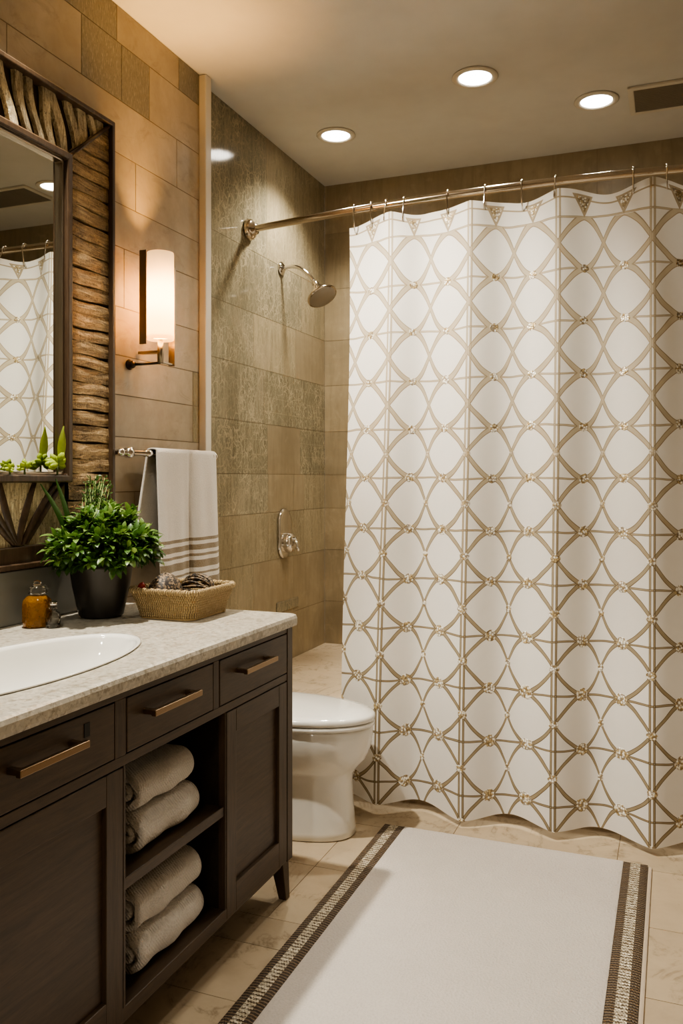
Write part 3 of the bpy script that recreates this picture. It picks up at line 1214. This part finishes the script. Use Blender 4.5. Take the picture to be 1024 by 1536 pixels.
# ------------------------------------------------------------------ potted plant
PXc, PYc = .152, 2.13
pp = thing('potted_plant', (PXc, PYc, CT), 'bushy green plant in a dark gunmetal pot beside the basket', 'plant')
mb = MB()
mb.lathe([(.0, .001), (.060, .001), (.066, .006), (.074, .04), (.085, .09), (.094, .15), (.096, .165), (.092, .165), (.086, .12), (.0, .118)], (PXc, PYc, CT), seg=48, cap0=False, cap1=False)
mb.build('pot', M['pot'], pp)
MB().lathe([(.0, .146), (.05, .143), (.088, .138), (.088, .13)], (PXc, PYc, CT), seg=32, cap0=False, cap1=False).build('soil', M['soil'], pp)


def leaf(mb, p, d, up, L, W, t):
    d = d.normalized()
    side = d.cross(up)
    if side.length < 1e-3: side = d.cross(Vector((1, 0, 0)))
    side.normalize()
    nrm = side.cross(d)
    pts = []
    for k, w, b in ((0, .12, 0), (.28, .8, .06), (.6, 1, .05), (.85, .62, -.03), (1, .05, -.12)):
        c = p+d*L*k+nrm*L*b
        pts.append([tuple(c-side*W*w+nrm*W*.25*w), tuple(c), tuple(c+side*W*w+nrm*W*.25*w)])
    mb.loft(pts, 0, True, False, False, [t]*15, closed=False)


mb, stm = MB(), MB()
rnd = random.Random(21)
for i in range(215):
    az = rnd.uniform(0, 2*PI)
    el_ = math.asin(rnd.uniform(-.22, 1.0))
    d = Vector((math.cos(az)*math.cos(el_), math.sin(az)*math.cos(el_), math.sin(el_)))
    ln = rnd.uniform(.62, 1.0)
    ext = Vector((.165 if d.x > 0 else .085, .222, .158))
    root = Vector((PXc+d.x*.05, PYc+d.y*.05, CT+.15))
    tip = Vector((PXc, PYc, CT+.185))+Vector((d.x*ext.x, d.y*ext.y, d.z*ext.z))*ln
    tip.x = max(tip.x, .072)
    mid = (root+tip)/2+Vector((0, 0, .025))
    stm.tube([root, mid, tip], .0014, 5)
    dr = (tip-mid).normalized()
    for j in range(17):
        k = j/16
        p = mid+(tip-mid)*(.1+.9*k)
        a = j*2.4+rnd.uniform(-.3, .3)
        u = dr.cross(Vector((0, 0, 1)))
        if u.length < 1e-3: u = Vector((1, 0, 0))
        u.normalize()
        w = dr.cross(u)
        ld = dr*(.35+.7*k)+u*math.cos(a)*.9+w*math.sin(a)*.9+Vector((0, 0, .25))
        L = rnd.uniform(.024, .042)
        if p.x+ld.normalized().x*L < .058: continue
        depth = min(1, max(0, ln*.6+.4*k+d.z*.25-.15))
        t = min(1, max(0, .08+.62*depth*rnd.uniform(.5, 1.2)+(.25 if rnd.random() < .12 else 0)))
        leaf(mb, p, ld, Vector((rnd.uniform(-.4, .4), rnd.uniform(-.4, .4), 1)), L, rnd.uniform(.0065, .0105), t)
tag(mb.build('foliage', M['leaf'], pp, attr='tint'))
stm.build('stems', M['stem'], pp)
# taller dark feathery sprig and long blades at the back
mb = MB()
for i in range(26):
    b = Vector((.085+rnd.uniform(-.01, .02), 2.13+rnd.uniform(-.03, .04), CT+.15))
    tp = Vector((.075+rnd.uniform(-.01, .03), 2.20+rnd.uniform(-.09, .06), 1.26+rnd.uniform(-.03, .065)))
    mb.tube([b, (b+tp)/2+Vector((.01, 0, .02)), tp], .0009, 4)
    for j in range(12):
        p = b+(tp-b)*(.62+.38*j/11)
        ld = Vector((rnd.uniform(0, .4), rnd.uniform(-1, 1), rnd.uniform(.0, 1)))
        leaf(mb, p, ld, Vector((1, 0, .4)), rnd.uniform(.012, .024), .003, rnd.uniform(.1, .55))
mb.build('sprig', M['leaf'], pp, attr='tint')
mb = MB()
for (yt, zt, w) in ((1.965, 1.285, .013), (2.03, 1.30, .012)):
    rows_ = []
    b = Vector((.10, 2.09, CT+.15))
    tp = Vector((.062, yt, zt))
    for i in range(11):
        k = i/10
        c = b+(tp-b)*k+Vector((.0, 0, .03*math.sin(k*PI)))
        hw = w*math.sin(PI*min(1, .15+.85*k))**.7+.0005
        rows_.append([tuple(c+Vector((0, -hw, 0))), tuple(c+Vector((.004, 0, 0))), tuple(c+Vector((0, hw, 0)))])
    mb.loft(rows_, 0, True, False, False, [.2]*33, closed=False)
mb.build('blade_leaves', M['leaf'], pp, attr='tint')

# ------------------------------------------------------------------ basket and what lies in it
bx0, bx1, by0, by1 = .255, .485, 2.12, 2.375
bk = thing('woven_basket', ((bx0+bx1)/2, (by0+by1)/2, CT), 'shallow rectangular woven straw basket at the end of the countertop', 'basket')
mb = MB()
pts = []
turns, rr = 9, .0052
K = 96
def lp(f, grow):
    P = rrect(bx0+.018-grow, bx1-.018+grow, by0+.018-grow, by1-.018+grow, .03, 8)
    Q = P+[P[0]]
    L = [0]
    for a, b in zip(Q, Q[1:]): L.append(L[-1]+math.dist(a, b))
    s = f*L[-1]
    for i in range(len(P)):
        if L[i+1] >= s:
            k = (s-L[i])/(L[i+1]-L[i]+1e-9)
            return (Q[i][0]+(Q[i+1][0]-Q[i][0])*k, Q[i][1]+(Q[i+1][1]-Q[i][1])*k)
    return Q[0]
for i in range(turns*K+1):
    h = i/(turns*K)
    x, y = lp((i % K)/K, .018*h**1.4-.002)
    sag = 0
    pts.append((x, y, CT+rr+.0006+h*(.070)))
mb.tube(pts, rr, 8, along=True)
mb.build('woven_wall', M['weave'], bk, attr='along')
mb = MB()
pts = []
for i in range(K*2):
    x, y = lp(i/(K*2), .0185)
    pts.append((x, y, CT+.085+.0014*math.sin(i*1.3)))
mb.tube(pts, .0092, 10, closed=True, along=True)
mb.build('rim', M['weave'], bk, attr='along')
mb = MB()
L = rrect(bx0+.02, bx1-.02, by0+.02, by1-.02, .03, 6)
mb.loft([[(x, y, CT+.001) for x, y in L], [(x, y, CT+.008) for x, y in L]], 0, False)
mb.build('bottom', M['weave'], bk, attr='along')


def yarn(name, c, rx, ry, rz, lines, label, cat, seed, r=.0035):
    """a bundle wound out of one continuous dark cord"""
    rnd = random.Random(seed)
    mb = MB()
    pts = []
    k_ = 40
    for i in range(lines*k_):
        f = i/(lines*k_)
        a = 2*PI*i/k_
        b = PI*f*5.0
        v = Vector((math.cos(a), math.sin(a)*math.cos(b), math.sin(a)*math.sin(b)))
        wob = 1+.05*math.sin(i*.37)
        pts.append((c[0]+rx*v.x*wob*.9, c[1]+ry*v.y*wob, c[2]+rz*v.z*wob))
    mb.tube(pts, r, 6)
    o = mb.build(name, M['twine'])
    return tag(o, label, cat)


def pouch(c, rx, ry, rz, label):
    mb = MB()
    rnd = random.Random(4)
    rings = []
    for i in range(20):
        e = -PI/2+PI*i/19
        ring = []
        for j in range(36):
            a = 2*PI*j/36
            w = 1+.04*math.sin(5*a+e*3)+.03*math.sin(9*a-2*e)
            pk = max(0, math.sin(e))**4*.25
            ring.append((c[0]+rx*math.cos(e)*math.cos(a)*w+.0004, c[1]+ry*math.cos(e)*math.sin(a)*w, c[2]+rz*(math.sin(e)+pk*.6)*(1+.03*math.sin(7*a))))
        rings.append(ring)
    mb.loft(rings)
    o = mb.build('seed_pod', M['twine'])
    return tag(o, label, 'dried pod')


pouch((.335, 2.203, CT+.068), .050, .060, .055, 'dark speckled dried pod in the basket, nearer the plant')
yarn('twine_bundle', (.385, 2.308, CT+.066), .060, .040, .052, 30, 'dark coiled twine bundle in the basket, farther from the plant', 'twine', 8)
mb = MB()
mb.lathe([(.0005, -.012), (.008, -.009), (.012, 0), (.009, .009), (.002, .014), (.0005, .016)], (.279, 2.158, CT+.092), (.1, .3, 1), 16)
tag(mb.build('red_pod', M['red']), 'tiny red-orange pod at the left corner of the basket', 'dried pod')

# ------------------------------------------------------------------ bottles
ax, ay = .098, 1.912
ab = thing('soap_bottle', (ax, ay, CT), 'squat amber bottle with clear glass stopper near the backsplash', 'bottle')
mb = MB()
prof = [(.0005, .0008), (.034, .0008), (.040, .004), (.043, .02), (.043, .062), (.040, .076), (.030, .086), (.022, .090), (.0005, .090)]
mb.lathe(prof, (ax, ay, CT), seg=40, sx=.9)
mb.build('body', M['amber'], ab)
mb = MB()
mb.lathe([(.0005, .0905), (.022, .0905), (.024, .095), (.021, .099), (.023, .104), (.021, .112), (.014, .116), (.010, .118), (.012, .124), (.008, .130), (.0005, .132)], (ax, ay, CT), seg=28)
mb.build('stopper', M['glass'], ab)
hp = [(ax, ay+.018, CT+.108), (ax+.004, ay+.030, CT+.114), (ax+.006, ay+.037, CT+.104), (ax+.004, ay+.034, CT+.092)]
MB().tube(hp, .0035, 8).build('spout', M['glass'], ab)
gx, gy = .152, 1.915
gb = thing('glass_bottle', (gx, gy, CT), 'tiny clear glass bottle standing right of the amber one', 'bottle')
mb = MB()
mb.lathe([(.0005, .0008), (.018, .0008), (.0205, .004), (.0205, .034), (.018, .042), (.009, .047), (.008, .052), (.012, .053), (.012, .057), (.0085, .058), (.0085, .062), (.0065, .062), (.0065, .045), (.016, .038), (.017, .008), (.0005, .006)], (gx, gy, CT), seg=32)
mb.build('body', M['glass'], gb)
MB().lathe([(.0005, .063), (.011, .063), (.0125, .066), (.0125, .072), (.010, .074), (.0005, .075)], (gx, gy, CT), seg=24).build('cap', M['chrome'], gb)

# ------------------------------------------------------------------ toilet
tx, ty = .04, 2.875
to = thing('toilet', (tx+.3, ty, 0), 'white porcelain toilet with closed lid between the vanity and curtain', 'toilet')


def oval(z, xf, xb, hw, k=48, p=2.0):
    """oval: long front reaching xf, back at xb"""
    c = xb+(xf-xb)*.42
    out = []
    for i in range(k):
        t = 2*PI*i/k
        cx_, sn = math.cos(t), math.sin(t)
        ex = (xf-c) if cx_ > 0 else (c-xb)
        X_ = c+ex*math.copysign(abs(cx_)**(2/p), cx_)
        Y_ = ty+hw*math.copysign(abs(sn)**(2/p), sn)
        out.append((X_, Y_, z))
    return out


mb = MB()
rg = [oval(.0005, .690, .05, .136, p=2.4), oval(.006, .697, .05, .140, p=2.4), oval(.03, .696, .05, .139, p=2.4), oval(.12, .688, .05, .136, p=2.35), oval(.19, .684, .05, .137, p=2.3),
      oval(.228, .690, .06, .142, p=2.2), oval(.25, .708, .07, .158), oval(.285, .738, .08, .178), oval(.33, .757, .09, .189), (oval(.37, .764, .09, .192)), oval(.398, .764, .09, .192), oval(.404, .758, .10, .186)]
mb.loft(rg)
mb.build('bowl', M['porcelain'], to)
mb = MB().loft([oval(.406, .764, .16, .190), oval(.4075, .770, .155, .195), oval(.420, .771, .155, .196), oval(.4225, .766, .16, .191)])
mb.build('seat', M['porcelain'], to)
mb = MB().loft([oval(.426, .766, .155, .192), oval(.428, .772, .15, .197), oval(.443, .772, .15, .197), oval(.450, .764, .155, .190), oval(.455, .72, .18, .158), oval(.457, .5, .25, .06)])
mb.build('lid', M['porcelain'], to)
L0 = rrect(.006, .195, ty-.195, ty+.085, .03, 6)
L0 = rrect(.036, .215, ty-.2, ty+.2, .03, 6)
mb = MB().loft([[(x, y, .39) for x, y in L0], [(x, y, .40) for x, y in L0], [(x, y, .70) for x, y in L0]], 0, True)
mb.build('tank', M['porcelain'], to, bevel=.006)
L1 = rrect(.034, .223, ty-.206, ty+.206, .03, 6)
mb = MB().loft([[(x, y, .7015) for x, y in L1], [(x, y, .73) for x, y in L1]], 0, True)
mb.build('tank_lid', M['porcelain'], to, bevel=.008)

# ------------------------------------------------------------------ shower fittings
sh = thing('shower_nozzle', (XS, YP(421, XS), 2.34), 'chrome shower head on a curved arm on the stone wall', 'shower head')
y_ = YP(421, XS)
MB().lathe([(.0, .0), (.034, .0), (.033, .008), (.022, .014), (.014, .02), (.0, .022)], (XS+.0005, y_, 2.34), (1, 0, 0), 28, cap0=False, cap1=False).build('flange', M['chrome'], sh)
pts = []
for i in range(15):
    k = i/14
    pts.append((XS+.015+.165*k, y_+.01*k, 2.34+.012*math.sin(k*PI)-.085*k**2.4))
MB().tube(pts, .0095, 14).build('arm', M['chrome'], sh)
e = Vector(pts[-1]); hd = Vector((.52, -.22, -.82)).normalized()
MB().lathe([(.0, -.008), (.013, -.006), (.017, .004), (.015, .014), (.02, .022), (.026, .032), (.048, .058), (.071, .078), (.076, .086), (.075, .091), (.0, .092)], e, hd, 40, cap0=False, cap1=False).build('head', M['nickel'], sh)
MB().lathe([(.0, .0925), (.068, .0925), (.066, .095), (.0, .096)], e, hd, 40, cap0=False, cap1=False).build('spray_face', M['grille'], sh)

vy, vz = YP(425, XS), 1.027
va = thing('shower_valve', (XS, vy, vz), 'chrome oval shower valve plate with lever on the stone wall', 'valve')
def pill(h, w, x, s_=1.0):
    out = []
    for i in range(40):
        t = 2*PI*i/40
        c_, s__ = math.cos(t), math.sin(t)
        yy = w*s_*math.copysign(abs(c_)**.9, c_)
        zz = (h-w)*s_*(1 if s__ > 0 else -1)*(1 if abs(s__) > .02 else 0)+w*s_*s__
        out.append((x, vy+yy, vz+zz))
    return out
MB().loft([pill(.125, .07, XS+.001), pill(.125, .07, XS+.008), pill(.125, .07, XS+.014, .93), pill(.125, .07, XS+.016, .8)]).build('plate', M['chrome'], va)
MB().lathe([(.05, .0), (.05, .02), (.046, .034), (.03, .044), (.0, .046)], (XS+.014, vy+.004, vz-.045), (1, 0, 0), 32, cap0=False, cap1=False).build('dial', M['chrome'], va)
MB().tube([(XS+.055, vy+.0, vz-.02), (XS+.075, vy-.005, vz-.05), (XS+.085, vy-.01, vz-.085)], lambda i: (.013, .011, .008)[i], 12).build('lever', M['chrome'], va)

# ------------------------------------------------------------------ rod, hooks, curtain
RZ = 2.437
rod_y = lambda x: 3.43-.13*math.sin(PI*min(1, max(0, (x-XS)/(XR-XS))))
rd = thing('curtain_rod', (XS, rod_y(XS), RZ), 'polished metal shower curtain rod bowing across the room', 'curtain rod')
MB().tube([(XS+.004+(XR-XS-.008)*i/60, rod_y(XS+(XR-XS)*i/60), RZ) for i in range(61)], .0155, 20).build('rod', M['nickel'], rd)
for xx, dx in ((XS+.0008, 1), (XR-.0008, -1)):
    MB().lathe([(.0, .0), (.046, .0), (.049, .006), (.044, .012), (.047, .018), (.038, .026), (.026, .032), (.024, .045), (.0, .045)], (xx, rod_y(xx), RZ), (dx, 0, 0), 36, cap0=False, cap1=False).build('flange', M['nickel'], rd)

FW, F0 = .335, .70


def fold_prof(ph):
    ph = ph % 1.0
    a = 1-abs(math.sin(PI*ph))
    b = .5+.5*math.cos(2*PI*ph)
    c = .5+.5*math.cos(4*PI*ph)
    return .62*a+.34*b+.08*c


def cur_pt(x, k):
    """k: 0 at the hem, 1 at the top"""
    ph = (x-F0)/FW
    ridge = fold_prof(ph)
    side = .5*math.sin(2*PI*ph*.5+.7)
    amp = .062+.03*(1-k)**1.2
    top_y = rod_y(x)-.004
    base = (top_y+.015)*k+3.20*(1-k) if k < 1 else top_y+.015
    kk = k*k*(3-2*k)
    base = (top_y+.02)*kk+3.185*(1-kk)
    y = base-amp*ridge+.006*math.sin(x*9+k*3)+.012*side*(1-k)
    sx = .018*math.sin(2*PI*ph+.3)*(1-.3*k)            # cloth leans so one flank of each fold is steeper
    topz = 2.372+.022*ridge+.006*math.sin(x*23)
    hem = .028+.014*(1-ridge)+.006*math.sin(x*11)
    return (x+sx, y, hem+(topz-hem)*k)


ct_ = thing('shower_curtain', (.52, 3.2, .03), 'white shower curtain with gold interlaced ovals, hanging from the rod', 'curtain')
NX, NZ = 300, 90
me = bpy.data.meshes.new('curtain_cloth')
vs, fs, uvs = [], [], []
xa, xb = .485, 2.40
for j in range(NZ+1):
    k = j/NZ
    for i in range(NX+1):
        f = i/NX
        left = xa+.055*(1-k)
        x = left+(xb-left)*f
        p = cur_pt(x, k)
        vs.append(p)
        uvs.append((2*(x-F0)/FW, (p[2]-1.30)/TH))
for j in range(NZ):
    for i in range(NX):
        a = j*(NX+1)+i
        fs.append((a, a+1, a+NX+2, a+NX+1))
me.from_pydata(vs, [], fs)
el_uv = me.uv_layers.new(name='edge')
for l in me.loops:
    vi = l.vertex_index
    el_uv.data[l.index].uv = (0.0, vs[NZ*(NX+1)+vi % (NX+1)][2]-vs[vi][2])
uvl = me.uv_layers.new(name='pat')
for l in me.loops:
    uvl.data[l.index].uv = uvs[l.vertex_index]
for p in me.polygons: p.use_smooth = True
me.materials.append(M['curtain'])
o = bpy.data.objects.new('cloth', me); col.objects.link(o)
o.parent = ct_; o.matrix_parent_inverse = Matrix.Translation(-Vector(ct_.location))
hooks = [532, 558, 580, 607, 672, 728, 783, 833, 950, 1000]
names = ['first', 'second', 'third', 'fourth', 'fifth', 'sixth', 'seventh', 'eighth', 'ninth', 'tenth']
for px, nm in zip(hooks, names):
    r = ray(px)
    y = 3.32
    for _ in range(6):
        x = CX+r[0]/r[1]*y
        y = rod_y(x)
    mb = MB()
    loop_ = []
    zc = cur_pt(x, 1)[2]
    yc = cur_pt(x, 1)[1]
    for i in range(13):
        a = -.35+PI*1.25*i/12
        loop_.append((x, y-.0215*math.cos(a), RZ+.0215*math.sin(a)+.0))
    loop_ = [(x, yc-.006, zc-.030), (x, (yc+y)/2-.018, zc-.004)]+loop_
    mb.tube(loop_, .0032, 8)
    hk = mb.build('curtain_hook', M['chrome'])
    tag(hk, 'metal curtain hook on the rod, %s from the left' % nm, 'hook', 'curtain hooks along the rod')

# ------------------------------------------------------------------ rug
rx0, rx1, ry0, ry1 = .775, 1.712, 1.25, 2.995
rg_ = thing('bath_rug', (1.24, 2.1, 0), 'off-white bath rug with brown and silver woven side borders', 'rug')
def slab(x0, x1, y0, y1, z0, z1, nx, ny, jit, seed):
    rnd = random.Random(seed)
    mb = MB()
    g = []
    at = []
    for j in range(ny+1):
        row = []
        for i in range(nx+1):
            ed = i in (0, nx) or j in (0, ny)
            x = x0+(x1-x0)*i/nx; y = y0+(y1-y0)*j/ny
            row.append((x, y, (z1-.003 if ed else z1)+rnd.uniform(-jit, jit)))
            at.append(i/nx)
        g.append(row)
    mb.loft(g, 0, True, False, False, at, closed=False)
    b = [(x0, y0), (x1, y0), (x1, y1), (x0, y1)]
    mb.loft([[(x, y, z0) for x, y in b], [(x, y, z1-.003) for x, y in b]], 0, False, True, False, [0, 1, 1, 0]*2)
    return mb
bw = .078
slab(rx0+bw, rx1-bw-.012, ry0, ry1, .001, .013, 60, 110, .0005, 1).build('pile', M['rug'], rg_)
slab(rx0, rx0+bw-.0005, ry0, ry1, .001, .012, 6, 60, .0002, 2).build('border', M['rug_border'], rg_, attr='across')
slab(rx1-bw-.0115, rx1-.0125, ry0, ry1, .001, .012, 6, 60, .0002, 3).build('border', M['rug_border'], rg_, attr='across')
slab(rx1-.012, rx1, ry0, ry1-.003, .001, .008, 2, 40, .0002, 4).build('hem', M['hem'], rg_)

# ------------------------------------------------------------------ ceiling fittings and lamps
def spot(loc, power, size=2.2, blend=.7, colr=(1, .83, .63), rad=.06, aim=None):
    l = bpy.data.lights.new('ceiling_spot', 'SPOT')  # name shared by the fitted lights and the added key and fills
    l.energy = power; l.color = colr; l.spot_size = size; l.spot_blend = blend; l.shadow_soft_size = rad
    o = bpy.data.objects.new('ceiling_spot', l); col.objects.link(o)
    o.location = loc
    if aim:
        o.rotation_euler = (Vector(aim)-Vector(loc)).to_track_quat('-Z', 'Y').to_euler()
    return o


def ceiling_spot(x, y, label):
    d = thing('recessed_light', (x, y, HC), label, 'ceiling light', 'recessed ceiling lights')
    MB().lathe([(.066, -.0005), (.092, -.0005), (.093, -.005), (.088, -.008), (.070, -.009), (.066, -.004)], (x, y, HC), seg=48, cap0=False, cap1=False).build('trim_ring', M['white_plastic'], d)
    MB().lathe([(.0, -.002), (.067, -.002), (.067, -.004), (.0, -.005)], (x, y, HC), seg=48, cap0=False, cap1=False).build('lens', M['lens'], d)


ceiling_spot(.290, 3.71, 'lit recessed ceiling light nearest the shower wall, leftmost of three')
ceiling_spot(1.03, 3.38, 'largest lit recessed ceiling light above the curtain, middle of three')
ceiling_spot(1.47, 3.78, 'lit recessed ceiling light beside the square vent')
vt = thing('air_vent', (1.8, 3.83, HC), 'rectangular framed grille vent in the ceiling at the right edge', 'vent')
vx0, vx1, vy0, vy1 = 1.60, 2.05, 3.70, 3.975
def zframe(x0, x1, y0, y1, w, z0, z1):
    mb = MB()
    L0 = [(x0, y0), (x1, y0), (x1, y1), (x0, y1)]
    L1 = [(x0+w, y0+w), (x1-w, y0+w), (x1-w, y1-w), (x0+w, y1-w)]
    vs = [(*p, z1) for p in L0]+[(*p, z0) for p in L0]+[(*p, z0) for p in L1]+[(*p, z1) for p in L1]
    fs = []
    for i in range(4):
        j = (i+1) % 4
        for b in (0, 4, 8): fs.append((b+i, b+j, b+4+j, b+4+i))
        fs.append((12+i, 12+j, j, i))
    return mb.add(vs, fs)
zframe(vx0, vx1, vy0, vy1, .024, HC-.012, HC-.0005).build('frame', M['white_plastic'], vt, bevel=.003)
mb = MB().box((vx0+.022, vy0+.022, HC-.004), (vx1-.022, vy1-.022, HC-.001))
mb.build('backing', M['backsplash'], vt)
k = 22
mb = MB()
for i in range(k):
    y = vy0+.028+(vy1-vy0-.056)*i/(k-1)
    mb.box((vx0+.023, y-.0022, HC-.010), (vx1-.023, y+.0022, HC-.005))
mb.build('grille', M['grille'], vt)

LP = 1.0
WC = (1, .93, .79)
spot((.290, 3.71, HC-.02), 70*LP, colr=WC)
spot((1.03, 3.38, HC-.02), 45*LP, colr=WC)
spot((1.47, 3.78, HC-.02), 25*LP, colr=WC)
# unseen lights: the vanity lamp, then an added curtain key and room fills
spot((.13, 1.85, HC-.02), 230*LP, 1.2, .7, colr=WC, rad=.035, aim=(1.05, 2.0, 0))
spot((.14, 2.2, HC-.02), 260*LP, 1.05, 1.0, colr=WC, aim=(.86, 3.2, 1.85), rad=.035)  # key light added to brighten the curtain front, no fitting there
spot((.75, .6, HC-.02), 45*LP, 2.6, colr=WC)  # added fill high over the near end of the room, no fitting
spot((1.5, -.9, HC-.02), 70*LP, 2.8, colr=WC)  # added fill behind the camera, no fitting
p = bpy.data.lights.new('sconce_glow', 'POINT')
p.energy = 48; p.color = (1, .52, .13); p.shadow_soft_size = .03
o = bpy.data.objects.new('sconce_glow', p); col.objects.link(o); o.location = (sxx-.012, sy, 1.985)

w = bpy.data.worlds.new('world')
scene.world = w
w.use_nodes = True
w.node_tree.nodes['Background'].inputs[0].default_value = (1, .9, .76, 1)
w.node_tree.nodes['Background'].inputs[1].default_value = .15

scene.view_settings.view_transform = 'AgX'
scene.view_settings.look = 'AgX - Medium High Contrast'
scene.view_settings.exposure = 0.46
scene.cycles.use_denoising = True
scene.cycles.max_bounces = 10
scene.cycles.caustics_reflective = False
scene.cycles.sample_clamp_indirect = 6.0
